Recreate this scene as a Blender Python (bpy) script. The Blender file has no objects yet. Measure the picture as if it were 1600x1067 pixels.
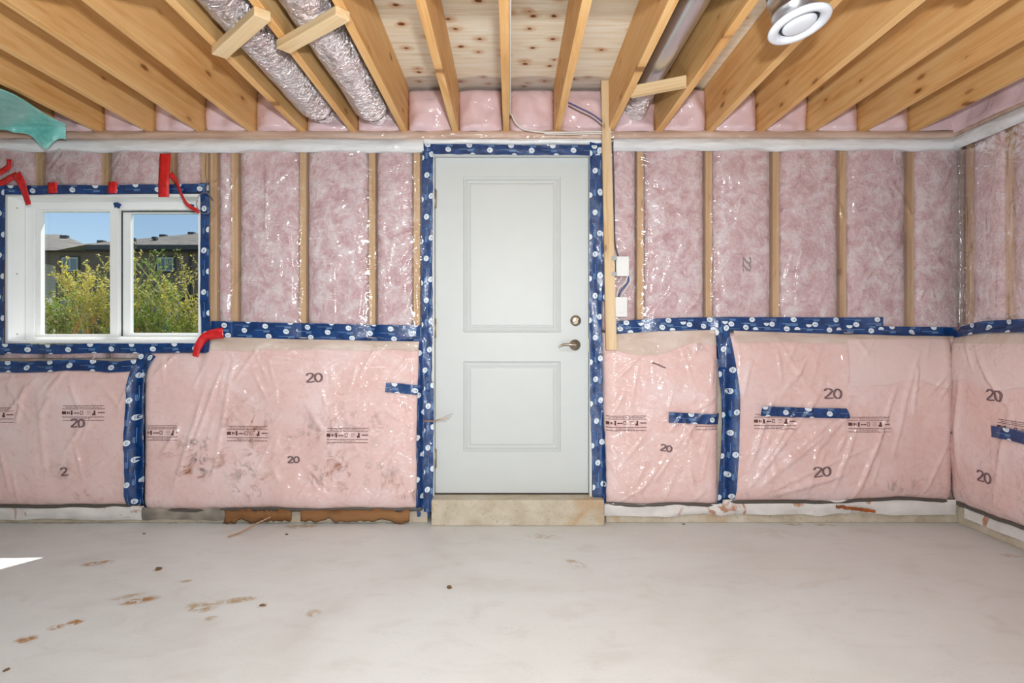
import bpy, bmesh, math, random
from mathutils import Vector, Matrix, noise

# ------------------------------------------------------------------ camera, sky, lights
scene = bpy.context.scene
col = scene.collection
F = 936.0                 # focal length in pixels (1600 wide)
CX, CY = 797.0, 527.0     # vanishing point of the depth lines
CZ = 1.108                 # camera height
D = 3.6                   # distance to the far wall

cam_d = bpy.data.cameras.new('camera')
cam_d.sensor_width = 36.0
cam_d.lens = F / 1600 * 36.0
cam_d.shift_x = (800 - CX) / 1600
cam_d.shift_y = -(533.5 - CY) / 1600
cam_d.clip_start = 0.02
cam_d.clip_end = 500
cam = bpy.data.objects.new('camera', cam_d)
cam.location = (0, 0, CZ)
cam.rotation_euler = (math.pi / 2, 0, 0)
col.objects.link(cam)
scene.camera = cam

world = bpy.data.worlds.new('sky')
scene.world = world
world.use_nodes = True
wn = world.node_tree
sky = wn.nodes.new('ShaderNodeTexSky')
sky.sky_type = 'NISHITA'
sky.sun_disc = False
SUN = Vector((0.585, 1.0, 1.916)).normalized()
sky.sun_elevation = math.asin(SUN.z)
sky.sun_rotation = math.atan2(SUN.x, SUN.y)
sky.air_density = 1.0
sky.dust_density = 0.4
sky.ozone_density = 2.5
wn.links.new(sky.outputs[0], wn.nodes['Background'].inputs[0])
wn.nodes['Background'].inputs[1].default_value = 0.17

sun_d = bpy.data.lights.new('sun', 'SUN')
sun_d.energy = 8.5
sun_d.angle = 0.009
sun_d.color = (1.0, 0.95, 0.87)
sun = bpy.data.objects.new('sun', sun_d)
sun.rotation_euler = (-SUN).to_track_quat('-Z', 'Y').to_euler()
sun.location = (6, 10, 20)
col.objects.link(sun)

def area(name, loc, target, sx, sy, power, color):
    d = bpy.data.lights.new(name, 'AREA')
    d.shape = 'RECTANGLE'
    d.size, d.size_y, d.energy, d.color = sx, sy, power, color
    o = bpy.data.objects.new(name, d)
    o.location = loc
    o.rotation_euler = (Vector(target) - Vector(loc)).to_track_quat('-Z', 'Y').to_euler()
    col.objects.link(o)
    return o
# photographer's flash just above the camera, plus two added unseen fill lights for floor and ceiling (housings are built below)
area('flash_light', (0.10, -0.22, 1.40), (0.0, 3.6, 2.5), 0.10, 0.08, 90, (0.95, 0.98, 1.0))
area('added_upward_fill', (0.0, 0.9, 0.15), (0.0, 1.9, 2.6), 3.2, 0.26, 36, (0.92, 0.97, 1.0))  # invented upward fill, brightens the joists and subfloor from below
area('added_downward_fill', (-0.6, 1.85, 2.26), (-0.6, 1.95, 0.0), 4.2, 0.24, 30, (0.82, 0.93, 1.0))  # invented downward fill, brightens the floor from out of view

scene.cycles.adaptive_threshold = 0.04
scene.cycles.max_bounces = 4
scene.cycles.diffuse_bounces = 3
scene.cycles.glossy_bounces = 1
scene.cycles.transmission_bounces = 2
scene.cycles.transparent_max_bounces = 8
scene.cycles.caustics_reflective = False
scene.cycles.caustics_refractive = False

vs = scene.view_settings
vs.view_transform = 'Standard'
vs.look = 'None'
vs.gamma = 1.0
vs.exposure = -0.27
vs.use_curve_mapping = False

# ------------------------------------------------------------------ helpers
random.seed(7)

def P(px, py, Y):
    return Vector(((px - CX) / F * Y, Y, CZ + (CY - py) / F * Y))

def X_(px, Y=D): return (px - CX) / F * Y
def Z_(py, Y=D): return CZ + (CY - py) / F * Y

def lin(c):
    r = []
    for v in c[:3]:
        v = v / 255.0
        r.append(v / 12.92 if v <= 0.04045 else ((v + 0.055) / 1.055) ** 2.4)
    return (r[0], r[1], r[2], 1.0)

def nz(x, y, z=0.0):
    return noise.noise(Vector((x, y, z)))

def sstep(a, b, x):
    t = max(0.0, min(1.0, (x - a) / (b - a)))
    return t * t * (3 - 2 * t)

def link_obj(name, me, mat, parent=None):
    o = bpy.data.objects.new(name, me)
    col.objects.link(o)
    if mat is not None and not me.materials:
        me.materials.append(mat)
    if parent is not None:
        o.parent = parent
        o.matrix_parent_inverse = root_matrix(parent).inverted()
    return o

def root_matrix(o):
    m = Matrix.LocRotScale(o.location, o.rotation_euler, o.scale)
    if o.parent is not None:
        return root_matrix(o.parent) @ o.matrix_parent_inverse @ m
    return m

def mesh_obj(name, verts, faces, mat, parent=None, smooth=False):
    me = bpy.data.meshes.new(name)
    me.from_pydata([tuple(v) for v in verts], [], faces)
    me.update()
    if smooth:
        me.polygons.foreach_set('use_smooth', [True] * len(me.polygons))
    return link_obj(name, me, mat, parent)

def bm_obj(name, bm, mat, parent=None, smooth=False):
    me = bpy.data.meshes.new(name)
    bm.normal_update()
    bm.to_mesh(me)
    bm.free()
    if smooth:
        me.polygons.foreach_set('use_smooth', [True] * len(me.polygons))
    return link_obj(name, me, mat, parent)

def thing(name, label, cat, loc=(0, 0, 0), group=None, kind=None):
    o = bpy.data.objects.new(name, None)
    o.empty_display_size = 0.05
    o.location = loc
    col.objects.link(o)
    return tag(o, label, cat, group, kind)

def tag(o, label=None, cat=None, group=None, kind=None):
    if label: o['label'] = label
    if cat: o['category'] = cat
    if group: o['group'] = group
    if kind: o['kind'] = kind
    return o

def add_box(bm, x0, x1, y0, y1, z0, z1, bev=0.0, mtx=None):
    r = bmesh.ops.create_cube(bm, size=1.0)
    vs_ = r['verts']
    for v in vs_:
        v.co = Vector((x0 + (v.co.x + 0.5) * (x1 - x0), y0 + (v.co.y + 0.5) * (y1 - y0), z0 + (v.co.z + 0.5) * (z1 - z0)))
    if bev > 0:
        es = list({e for v in vs_ for e in v.link_edges})
        r2 = bmesh.ops.bevel(bm, geom=es, offset=bev, segments=2, affect='EDGES', profile=0.6)
        vs_ = list({v for f in r2['faces'] for v in f.verts} | {v for v in vs_ if v.is_valid})
    if mtx is not None:
        for v in vs_:
            if v.is_valid: v.co = mtx @ v.co

def box(name, x0, x1, y0, y1, z0, z1, mat, parent=None, bev=0.0, mtx=None):
    bm = bmesh.new()
    add_box(bm, x0, x1, y0, y1, z0, z1, bev)
    if mtx is not None:
        bmesh.ops.transform(bm, matrix=mtx, verts=bm.verts)
    return bm_obj(name, bm, mat, parent)

def grid(name, nu, nv, fn, mat, parent=None, keep=None, smooth=True, flip=False):
    verts, idx, faces = [], {}, []
    for j in range(nv + 1):
        for i in range(nu + 1):
            idx[(i, j)] = len(verts)
            verts.append(fn(i / nu, j / nv))
    for j in range(nv):
        for i in range(nu):
            if keep and not keep((i + 0.5) / nu, (j + 0.5) / nv): continue
            f = (idx[(i, j)], idx[(i + 1, j)], idx[(i + 1, j + 1)], idx[(i, j + 1)])
            faces.append(f[::-1] if flip else f)
    used = sorted({k for f in faces for k in f})
    mp = {k: n for n, k in enumerate(used)}
    return mesh_obj(name, [verts[k] for k in used], [tuple(mp[k] for k in f) for f in faces], mat, parent, smooth)

def tube_data(pts, r, seg=8, closed=False, caps=True):
    pts = [Vector(p) for p in pts]
    n = len(pts)
    rs = r if isinstance(r, (list, tuple)) else [r] * n
    verts, faces = [], []
    up = None
    for i in range(n):
        if closed:
            t = pts[(i + 1) % n] - pts[i - 1]
        else:
            t = pts[min(i + 1, n - 1)] - pts[max(i - 1, 0)]
        if t.length < 1e-9: t = Vector((0, 0, 1))
        t.normalize()
        if up is None:
            a = Vector((0, 0, 1)) if abs(t.z) < 0.9 else Vector((1, 0, 0))
            up = (a - t * a.dot(t)).normalized()
        else:
            up = up - t * up.dot(t)
            if up.length < 1e-6: up = t.orthogonal()
            up.normalize()
        b = t.cross(up)
        for k in range(seg):
            an = 2 * math.pi * k / seg
            verts.append(pts[i] + (up * math.cos(an) + b * math.sin(an)) * rs[i])
    m = n if closed else n - 1
    for i in range(m):
        for k in range(seg):
            a0 = i * seg + k
            a1 = i * seg + (k + 1) % seg
            b0 = ((i + 1) % n) * seg + k
            b1 = ((i + 1) % n) * seg + (k + 1) % seg
            faces.append((a0, a1, b1, b0))
    if caps and not closed:
        faces.append(tuple(range(seg))[::-1])
        faces.append(tuple(range((n - 1) * seg, n * seg)))
    return verts, faces

def tube(name, pts, r, mat, parent=None, seg=8, closed=False):
    v, f = tube_data(pts, r, seg, closed)
    return mesh_obj(name, v, f, mat, parent, True)

def smooth_pts(pts, n=8):
    pts = [Vector(p) for p in pts]
    out = []
    for i in range(len(pts) - 1):
        p0 = pts[max(i - 1, 0)]; p1 = pts[i]; p2 = pts[i + 1]; p3 = pts[min(i + 2, len(pts) - 1)]
        for k in range(n):
            t = k / n
            out.append(0.5 * ((2 * p1) + (p2 - p0) * t + (2 * p0 - 5 * p1 + 4 * p2 - p3) * t * t + (3 * p1 - p0 - 3 * p2 + p3) * t ** 3))
    out.append(pts[-1])
    return out

def lathe(name, prof, mat, mtx, parent=None, seg=32):
    """profile of (radius, height) turned about local z, placed by mtx"""
    verts, faces = [], []
    for r, h in prof:
        for k in range(seg):
            a = 2 * math.pi * k / seg
            verts.append(mtx @ Vector((r * math.cos(a), r * math.sin(a), h)))
    for i in range(len(prof) - 1):
        for k in range(seg):
            faces.append((i * seg + k, i * seg + (k + 1) % seg, (i + 1) * seg + (k + 1) % seg, (i + 1) * seg + k))
    return mesh_obj(name, verts, faces, mat, parent, True)

# ------------------------------------------------------------------ materials
class NT:
    def __init__(self, name):
        self.m = bpy.data.materials.new(name)
        self.m.use_nodes = True
        self.t = self.m.node_tree
        self.b = self.t.nodes['Principled BSDF']
        self.out = self.t.nodes['Material Output']
    def n(self, typ, **kw):
        nd = self.t.nodes.new(typ)
        for k, v in kw.items(): setattr(nd, k, v)
        return nd
    def l(self, a, b): self.t.links.new(a, b)
    def setv(self, sock, v):
        if hasattr(v, 'is_output') or isinstance(v, bpy.types.NodeSocket): self.l(v, sock)
        else: sock.default_value = v
    def coords(self, kind='Object', scale=(1, 1, 1), rnd=False, rot=(0, 0, 0)):
        tc = self.n('ShaderNodeTexCoord')
        mp = self.n('ShaderNodeMapping')
        mp.inputs['Scale'].default_value = scale
        mp.inputs['Rotation'].default_value = rot
        self.l(tc.outputs[kind], mp.inputs['Vector'])
        if rnd:
            oi = self.n('ShaderNodeObjectInfo')
            mu = self.n('ShaderNodeMath', operation='MULTIPLY')
            self.l(oi.outputs['Random'], mu.inputs[0]); mu.inputs[1].default_value = 57.0
            self.l(mu.outputs[0], mp.inputs['Location'])
        return mp.outputs[0]
    def noise(self, vec, scale=5, detail=4, rough=0.55, dist=0.0, typ='FBM'):
        nd = self.n('ShaderNodeTexNoise')
        nd.noise_type = typ
        self.l(vec, nd.inputs['Vector'])
        nd.inputs['Scale'].default_value = scale
        nd.inputs['Detail'].default_value = min(detail, 3)
        nd.inputs['Roughness'].default_value = rough
        nd.inputs['Distortion'].default_value = dist
        return nd.outputs[0]
    def vor(self, vec, scale, feature='F1', rand=1.0):
        nd = self.n('ShaderNodeTexVoronoi', feature=feature)
        self.l(vec, nd.inputs['Vector'])
        nd.inputs['Scale'].default_value = scale
        nd.inputs['Randomness'].default_value = rand
        return nd
    def ramp(self, fac, stops):
        nd = self.n('ShaderNodeValToRGB')
        e = nd.color_ramp.elements
        while len(e) < len(stops): e.new(0.5)
        for el, (p, c) in zip(e, stops):
            el.position = p
            el.color = c if len(c) == 4 else (*c, 1)
        self.l(fac, nd.inputs[0])
        return nd.outputs[0]
    def mr(self, fac, a, b, c=0.0, d=1.0, smooth=False):
        nd = self.n('ShaderNodeMapRange')
        if smooth: nd.interpolation_type = 'SMOOTHSTEP'
        self.l(fac, nd.inputs[0])
        for i, v in enumerate((a, b, c, d)): nd.inputs[i + 1].default_value = v
        return nd.outputs[0]
    def mix(self, fac, a, b, blend='MIX'):
        nd = self.n('ShaderNodeMix', data_type='RGBA', blend_type=blend)
        self.setv(nd.inputs[0], fac); self.setv(nd.inputs[6], a); self.setv(nd.inputs[7], b)
        return nd.outputs[2]
    def math(self, op, a, b=0.0):
        nd = self.n('ShaderNodeMath', operation=op)
        self.setv(nd.inputs[0], a); self.setv(nd.inputs[1], b)
        return nd.outputs[0]
    def bump(self, h, strength=0.3, dist=0.01, normal=None):
        nd = self.n('ShaderNodeBump')
        nd.inputs['Strength'].default_value = strength
        nd.inputs['Distance'].default_value = dist
        self.l(h, nd.inputs['Height'])
        if normal is not None: self.l(normal, nd.inputs['Normal'])
        return nd.outputs[0]
    def p(self, **kw):
        names = {'color': 'Base Color', 'rough': 'Roughness', 'metal': 'Metallic', 'coat': 'Coat Weight', 'coat_rough': 'Coat Roughness',
                 'normal': 'Normal', 'coat_normal': 'Coat Normal', 'spec': 'Specular IOR Level', 'alpha': 'Alpha', 'trans': 'Transmission Weight', 'ior': 'IOR', 'sss': 'Subsurface Weight'}
        for k, v in kw.items(): self.setv(self.b.inputs[names[k]], v)
        return self.m

def plain(name, rgb, rough=0.5, metal=0.0, coat=0.0, bump=None, spec=0.5, mot=0.05):
    t = NT(name)
    c = lin(rgb)
    v = t.coords()
    nzf = t.noise(v, 9, 1)
    c2 = tuple(x * (1 - mot) for x in c[:3]) + (1,)
    colr = t.mix(t.mr(nzf, 0.35, 0.65), c, c2)
    t.p(color=colr, rough=rough, metal=metal, coat=coat, coat_rough=0.1, spec=spec)
    if bump:
        t.p(normal=t.bump(t.noise(v, bump[0], 4), bump[1], 0.01))
    return t.m

def wood(name, base, dark, light, axis, grain=30, knots=1.0, rough=0.6):
    """axis = direction the grain runs"""
    t = NT(name)
    st = {'x': (0.06, 1, 1), 'y': (1, 0.06, 1), 'z': (1, 1, 0.06)}[axis]
    ks = {'x': (2.6, 1.0, 7), 'y': (1.0, 2.6, 7), 'z': (7, 1.0, 2.6)}[axis]
    v = t.coords('Object', st, True)
    g1 = t.noise(v, grain, 5, 0.6, 0.8)
    g2 = t.noise(v, grain * 4, 3, 0.6)
    c = t.ramp(g1, [(0.28, lin(dark)), (0.5, lin(base)), (0.72, lin(light))])
    c = t.mix(t.mr(g2, 0.55, 0.75, 0, 0.35), c, lin(dark))
    big = t.noise(t.coords('Object', (1.2, 1.2, 1.2), True), 1.3, 2)
    c = t.mix(t.mr(big, 0.35, 0.65, 0, 0.45), c, lin(light))
    kv = t.n('ShaderNodeSeparateXYZ'); t.l(t.coords('Object', ks, True), kv.inputs[0])
    kc = t.n('ShaderNodeCombineXYZ')
    ia, ib = {'x': (0, 2), 'y': (1, 2), 'z': (2, 0)}[axis]
    t.l(kv.outputs[ia], kc.inputs[0]); t.l(kv.outputs[ib], kc.inputs[1])
    vo = t.vor(kc.outputs[0], 1.0)
    vo.voronoi_dimensions = '2D'
    sep = t.n('ShaderNodeSeparateColor'); t.l(vo.outputs['Color'], sep.inputs[0])
    pick = t.math('MULTIPLY', t.math('GREATER_THAN', sep.outputs[0], 0.62), t.mr(sep.outputs[1], 0.0, 1.0, 0.5, 1.0))
    wob = t.math('ADD', vo.outputs['Distance'], t.math('MULTIPLY', t.math('SUBTRACT', t.noise(t.coords('Object', (1, 1, 1), True), 45, 2), 0.5), 0.05))
    halo = t.math('MULTIPLY', t.mr(wob, 0.22, 0.06, 0, 0.55, True), pick)
    core = t.math('MULTIPLY', t.mr(t.math('ADD', wob, t.math('MULTIPLY', sep.outputs[2], 0.05)), 0.105, 0.06, 0, 1.0), pick)
    kd = lin((112, 62, 28))
    c = t.mix(t.math('MULTIPLY', halo, knots), c, lin(dark))
    c = t.mix(t.math('MULTIPLY', core, 0.85 * knots), c, kd)
    t.p(color=c, rough=rough, spec=0.3)
    return t.m

M = {}
M['joist'] = wood('joist_wood', (236, 182, 116), (212, 150, 84), (244, 202, 142), 'y', 26)
M['stud'] = wood('stud_wood', (222, 178, 124), (198, 150, 96), (232, 196, 148), 'z', 26, 0.7)
M['lumber'] = wood('pale_lumber', (216, 186, 144), (192, 154, 106), (228, 204, 168), 'z', 26, 0.8)
M['lumber_x'] = wood('pale_block_wood', (232, 200, 152), (208, 168, 116), (240, 214, 172), 'x', 26, 0.6)

def mk_ply():
    t = NT('plywood')
    v = t.coords('Object', (0.07, 1, 1))
    g = t.noise(v, 40, 5, 0.6, 0.6)
    c = t.ramp(g, [(0.3, lin((230, 212, 182))), (0.5, lin((245, 235, 214))), (0.72, lin((252, 246, 234)))])
    vo = t.vor(t.coords('Object', (8.0, 10.0, 0.0)), 1.0)
    vo.voronoi_dimensions = '2D'
    sep = t.n('ShaderNodeSeparateColor'); t.l(vo.outputs['Color'], sep.inputs[0])
    pick = t.math('GREATER_THAN', sep.outputs[0], 0.60)
    nn = t.noise(t.coords(), 40, 3)
    wob = t.math('ADD', vo.outputs['Distance'], t.math('MULTIPLY', t.math('SUBTRACT', nn, 0.5), 0.12))
    c = t.mix(t.math('MULTIPLY', t.mr(t.math('ADD', wob, t.math('MULTIPLY', sep.outputs[2], 0.12)), 0.50, 0.10, 0, 0.6, True), pick), c, lin((196, 136, 72)))
    c = t.mix(t.math('MULTIPLY', t.mr(t.math('ADD', wob, t.math('MULTIPLY', sep.outputs[1], 0.10)), 0.17, 0.10), pick), c, lin((120, 66, 26)))
    t.p(color=c, rough=0.65, spec=0.25)
    return t.m
M['ply'] = mk_ply()

def mk_batt():
    t = NT('pink_fibreglass')
    v = t.coords('Object', (1, 1, 1))
    a = t.noise(v, 12, 6, 0.65, 0.5)
    b = t.noise(v, 46, 5, 0.65, 0.8)
    r = t.noise(v, 6.5, 5, 0.6, 2.2, 'RIDGED_MULTIFRACTAL')
    c = t.ramp(a, [(0.30, lin((210, 164, 170))), (0.48, lin((232, 199, 203))), (0.64, lin((246, 231, 233)))])
    c = t.mix(t.mr(b, 0.5, 0.75, 0, 0.55), c, lin((244, 226, 224)))
    c = t.mix(t.mr(b, 0.46, 0.28, 0, 0.5), c, lin((206, 146, 148)))
    c = t.mix(t.mr(r, 0.9, 1.6, 0, 0.4), c, lin((196, 124, 128)))
    spots = t.noise(v, 15, 4, 0.7)
    c = t.mix(t.mr(spots, 0.68, 0.80, 0, 0.6), c, lin((150, 104, 96)))
    hgt = t.math('ADD', t.math('MULTIPLY', a, 0.7), t.math('MULTIPLY', b, 0.3))
    t.p(color=c, rough=0.95, spec=0.1, normal=t.bump(hgt, 0.75, 0.04))
    return t.m
M['batt'] = mk_batt()

def film_bump(t, strength, dist, k2=0.75):
    v1 = t.coords('Object', (3.6, 3.6, 0.6), rot=(0, 0.5, 0))
    v2 = t.coords('Object', (0.8, 1.0, 1.6), rot=(0, -0.6, 0))
    w1 = t.noise(v1, 4.0, 2, 0.5, 0.7, 'RIDGED_MULTIFRACTAL')
    w2 = t.noise(v2, 8.0, 2, 0.55, 1.0)
    h = t.math('ADD', t.math('MULTIPLY', w1, 0.30), t.math('MULTIPLY', w2, k2))
    return t.bump(h, strength, dist)

def mk_film(name='clear_poly_film', milky=0.10, gloss_rough=0.16, fb=0.042):
    t = NT(name)
    nt = t.t
    tr = t.n('ShaderNodeBsdfTransparent'); tr.inputs[0].default_value = (0.985, 0.97, 0.97, 1)
    df = t.n('ShaderNodeBsdfDiffuse'); df.inputs[0].default_value = (0.85, 0.80, 0.80, 1)
    gl = t.n('ShaderNodeBsdfGlossy'); gl.inputs['Color'].default_value = (1, 1, 1, 1); gl.inputs['Roughness'].default_value = gloss_rough
    bmp = film_bump(t, 1.0, fb, 0.35)
    t.l(bmp, gl.inputs['Normal'])
    fr = t.n('ShaderNodeFresnel'); fr.inputs[0].default_value = 1.5
    m1 = t.n('ShaderNodeMixShader'); m1.inputs[0].default_value = milky
    t.l(tr.outputs[0], m1.inputs[1]); t.l(df.outputs[0], m1.inputs[2])
    m2 = t.n('ShaderNodeMixShader')
    t.l(t.mr(fr.outputs[0], 0.0, 0.6, 0.02, 0.45), m2.inputs[0])
    t.l(m1.outputs[0], m2.inputs[1]); t.l(gl.outputs[0], m2.inputs[2])
    t.l(m2.outputs[0], t.out.inputs[0])
    return t.m
M['film'] = mk_film()
M['film_milky'] = mk_film('cloudy_poly_film', 0.08, 0.2, 0.03)

def mk_blanket(name, dirt, hazy=False, cool=False):
    """pink fibreglass blanket in glossy film; dirt = list of (x, z, rx, rz, weight)"""
    t = NT(name)
    v = t.coords()
    a = t.noise(v, 3.2, 4, 0.55, 0.6)
    b = t.noise(v, 22, 5, 0.65, 1.2)
    c = t.ramp(a, [(0.3, lin((226, 190, 184))), (0.5, lin((231, 198, 193))), (0.7, lin((235, 210, 208)))])
    c = t.mix(t.mr(b, 0.52, 0.75, 0, 0.4), c, lin((238, 220, 217)))
    c = t.mix(t.mr(b, 0.45, 0.25, 0, 0.45), c, lin((212, 162, 156)))
    if cool: c = t.mix(0.55, c, lin((228, 200, 210)))
    if hazy: c = t.mix(0.6, c, lin((232, 212, 206)))
    if dirt:
        sp = t.n('ShaderNodeSeparateXYZ'); t.l(v, sp.inputs[0])
        tot = None
        for (dx, dz, rx, rz, w) in dirt:
            ex = t.math('MULTIPLY', t.math('SUBTRACT', sp.outputs[0], dx), 1 / rx)
            ez = t.math('MULTIPLY', t.math('SUBTRACT', sp.outputs[2], dz), 1 / rz)
            r2 = t.math('ADD', t.math('MULTIPLY', ex, ex), t.math('MULTIPLY', ez, ez))
            k = t.mr(r2, 1.2, 0.1, 0, w, True)
            tot = k if tot is None else t.math('MAXIMUM', tot, k)
        n1 = t.mr(t.noise(v, 11, 6, 0.7, 1.2), 0.50, 0.68)
        n2 = t.mr(t.noise(v, 5, 3, 0.6), 0.35, 0.6)
        hue = t.mix(t.mr(t.noise(v, 6, 2), 0.42, 0.58), lin((120, 104, 100)), lin((158, 100, 70)))
        c = t.mix(t.math('MULTIPLY', t.math('MULTIPLY', tot, n1), n2), c, hue)
    t.p(color=c, rough=0.75, spec=0.15, coat=1.0, coat_rough=0.16)
    t.p(coat_normal=film_bump(t, 1.0, 0.036))
    return t.m

def mk_concrete():
    t = NT('concrete_floor')
    v = t.coords()
    a = t.noise(v, 0.9, 4, 0.55, 0.8)
    b = t.noise(t.coords('Object', (1, 1.6, 1)), 4.5, 6, 0.62, 0.7)
    f = t.noise(v, 90, 3, 0.6)
    c = t.ramp(a, [(0.3, lin((208, 207, 203))), (0.5, lin((217, 217, 215))), (0.7, lin((222, 223, 222)))])
    c = t.mix(t.mr(b, 0.5, 0.72, 0, 0.38), c, lin((226, 226, 224)))
    c = t.mix(t.mr(b, 0.46, 0.26, 0, 0.38), c, lin((194, 188, 178)))
    c = t.mix(t.mr(f, 0.60, 0.75, 0, 0.35), c, lin((172, 160, 146)))
    # mud and glue stains that lie on the slab
    def floor_pt(px, py):
        Y = CZ * F / (py - CY)
        return (px - CX) / F * Y, Y
    def spots(lst, colr, c, thr):
        tot = None
        for px, py, rx, ry, an, w in lst:
            x, y = floor_pt(px, py)
            Y = y
            rx_, ry_ = rx / F * Y, ry / F * Y * 2.2
            mp = t.n('ShaderNodeMapping', vector_type='TEXTURE')
            mp.inputs['Location'].default_value = (x, y, 0)
            mp.inputs['Rotation'].default_value = (0, 0, an)
            mp.inputs['Scale'].default_value = (rx_, ry_, 1e6)
            t.l(v, mp.inputs['Vector'])
            vl = t.n('ShaderNodeVectorMath', operation='DOT_PRODUCT')
            t.l(mp.outputs[0], vl.inputs[0]); t.l(mp.outputs[0], vl.inputs[1])
            r2 = vl.outputs['Value']
            k = t.mr(r2, 1.3, 0.25, 0, w)
            tot = k if tot is None else t.math('MAXIMUM', tot, k)
        n1 = t.mr(t.noise(v, 22, 4, 0.65, 0.6), thr, thr + 0.16)
        return t.mix(t.math('MULTIPLY', tot, n1), c, colr)
    c = spots([(40, 1000, 16, 7, 0.3, 1), (118, 972, 13, 6, 0.5, 1), (88, 980, 12, 5, 0.4, .9), (152, 880, 22, 5, 0.4, 1),
               (248, 889, 9, 4, 0.3, 1), (218, 938, 28, 6, 0.45, 1)], lin((168, 124, 72)), c, 0.40)
    c = spots([(315, 948, 26, 9, -0.3, .9), (368, 938, 38, 5, 0.35, .9), (290, 908, 14, 3, 0.2, .7), (410, 946, 8, 4, 0, .9), (200, 932, 24, 4, 0.5, .8),
               (330, 966, 10, 4, 0, .7), (490, 958, 12, 6, 0.3, .8), (1580, 868, 20, 4, 0, .5), (900, 880, 22, 4, -0.9, .8), (850, 838, 30, 5, -0.2, .6),
               (470, 822, 26, 6, 0, .8), (90, 816, 70, 4, 0, .7), (280, 816, 40, 4, 0, .7), (1290, 820, 18, 3, 0, .8), (1240, 819, 14, 3, 0, .8)], lin((172, 144, 104)), c, 0.42)
    t.p(color=c, rough=0.55, spec=0.35)
    return t.m
M['floor'] = mk_concrete()

def mk_rough_concrete():
    t = NT('rough_concrete')
    v = t.coords()
    a = t.noise(v, 6, 5, 0.6, 0.5)
    f = t.noise(v, 60, 4, 0.7)
    c = t.ramp(a, [(0.3, lin((182, 168, 146))), (0.5, lin((200, 188, 168))), (0.7, lin((212, 202, 186)))])
    c = t.mix(t.mr(f, 0.58, 0.75, 0, 0.6), c, lin((120, 106, 88)))
    c = t.mix(t.mr(t.noise(v, 4, 3, 0.5, 1.0), 0.58, 0.7, 0, 0.5), c, lin((184, 142, 92)))
    t.p(color=c, rough=0.9, spec=0.2, normal=t.bump(f, 0.4, 0.01))
    return t.m
M['curb'] = mk_rough_concrete()

def mk_skirt():
    t = NT('white_plastic_sheet')
    v = t.coords()
    a = t.noise(v, 5, 4)
    c = t.ramp(a, [(0.35, lin((212, 208, 204))), (0.6, lin((232, 228, 224)))])
    r = t.math('MULTIPLY', t.mr(t.noise(t.coords('Object', (1, 1, 0.6)), 6, 5, 0.65, 1.0), 0.58, 0.64), t.mr(t.noise(v, 2.2, 1), 0.42, 0.5))
    c = t.mix(t.math('MULTIPLY', r, 0.8), c, lin((176, 104, 48)))
    t.p(color=c, rough=0.4, spec=0.4, coat=0.3, coat_rough=0.2, normal=t.bump(t.noise(v, 20, 3), 0.4, 0.01))
    return t.m
M['skirt'] = mk_skirt()

def mk_band():
    t = NT('white_poly_fold')
    v = t.coords('Object', (0.5, 1, 2.5))
    a = t.noise(v, 7, 5, 0.6, 0.6)
    c = t.ramp(a, [(0.3, lin((216, 217, 217))), (0.5, lin((230, 232, 233))), (0.7, lin((240, 242, 244)))])
    t.p(color=c, rough=0.4, spec=0.4, coat=0.5, coat_rough=0.15)
    t.p(normal=t.bump(a, 0.6, 0.02), coat_normal=film_bump(t, 1.0, 0.025))
    return t.m
M['band'] = mk_band()

def mk_plate():
    t = NT('film_wrapped_plate')
    v = t.coords('Object', (0.12, 1, 1))
    a = t.noise(v, 22, 4, 0.6, 0.6)
    c = t.ramp(a, [(0.3, lin((178, 146, 128))), (0.55, lin((204, 174, 154))), (0.75, lin((216, 194, 180)))])
    t.p(color=c, rough=0.6, coat=0.6, coat_rough=0.18)
    t.p(coat_normal=film_bump(t, 1.0, 0.03))
    return t.m
M['plate'] = mk_plate()

def mk_tape(name, rgb, dark, coatr=0.12):
    t = NT(name)
    v = t.coords()
    a = t.noise(v, 26, 3, 0.5, 0.8)
    c = t.mix(t.mr(a, 0.35, 0.65), lin(dark), lin(rgb))
    t.p(color=c, rough=0.4, spec=0.5, coat=0.6, coat_rough=coatr)
    t.p(coat_normal=t.bump(t.noise(t.coords('Object', (1, 1, 1)), 38, 3, 0.5, 1.0), 0.4, 0.008))
    return t.m
M['tape'] = mk_tape('blue_sheathing_tape', (4, 64, 126), (2, 44, 94))
M['red'] = mk_tape('red_tape', (226, 24, 30), (186, 10, 20))
M['print_white'] = plain('white_print', (222, 232, 240), 0.5)
M['print_pale'] = plain('pale_blue_print', (120, 160, 205), 0.5)
M['print_blue'] = plain('blue_print', (44, 84, 140), 0.5)
M['ink'] = plain('brown_ink', (98, 58, 56), 0.7)
M['marker'] = plain('black_marker', (120, 94, 98), 0.7)
M['door'] = plain('door_paint', (206, 210, 208), 0.42, spec=0.4, mot=0.015)
M['frame'] = plain('white_frame_paint', (224, 226, 224), 0.45, mot=0.015)
M['vinyl'] = plain('white_vinyl', (246, 248, 247), 0.35, mot=0.015)
M['jamb'] = plain('white_jamb', (247, 248, 247), 0.45, mot=0.015)
M['seal'] = plain('dark_seal', (62, 68, 70), 0.6)
M['sweep'] = plain('dark_bronze_sill', (84, 72, 62), 0.5, 0.4)
M['nickel'] = plain('satin_nickel', (168, 156, 140), 0.34, 1.0)
M['galv'] = plain('galvanised_steel', (214, 214, 218), 0.30, 0.9, bump=(7, 0.04))
M['bracket'] = plain('dull_zinc', (168, 172, 170), 0.6, 0.4)
M['white_plastic'] = plain('white_plastic', (236, 236, 234), 0.35)
M['white_enamel'] = plain('white_enamel', (232, 236, 242), 0.35, coat=0.3)
M['cable_white'] = plain('white_cable', (228, 224, 218), 0.45)
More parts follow.
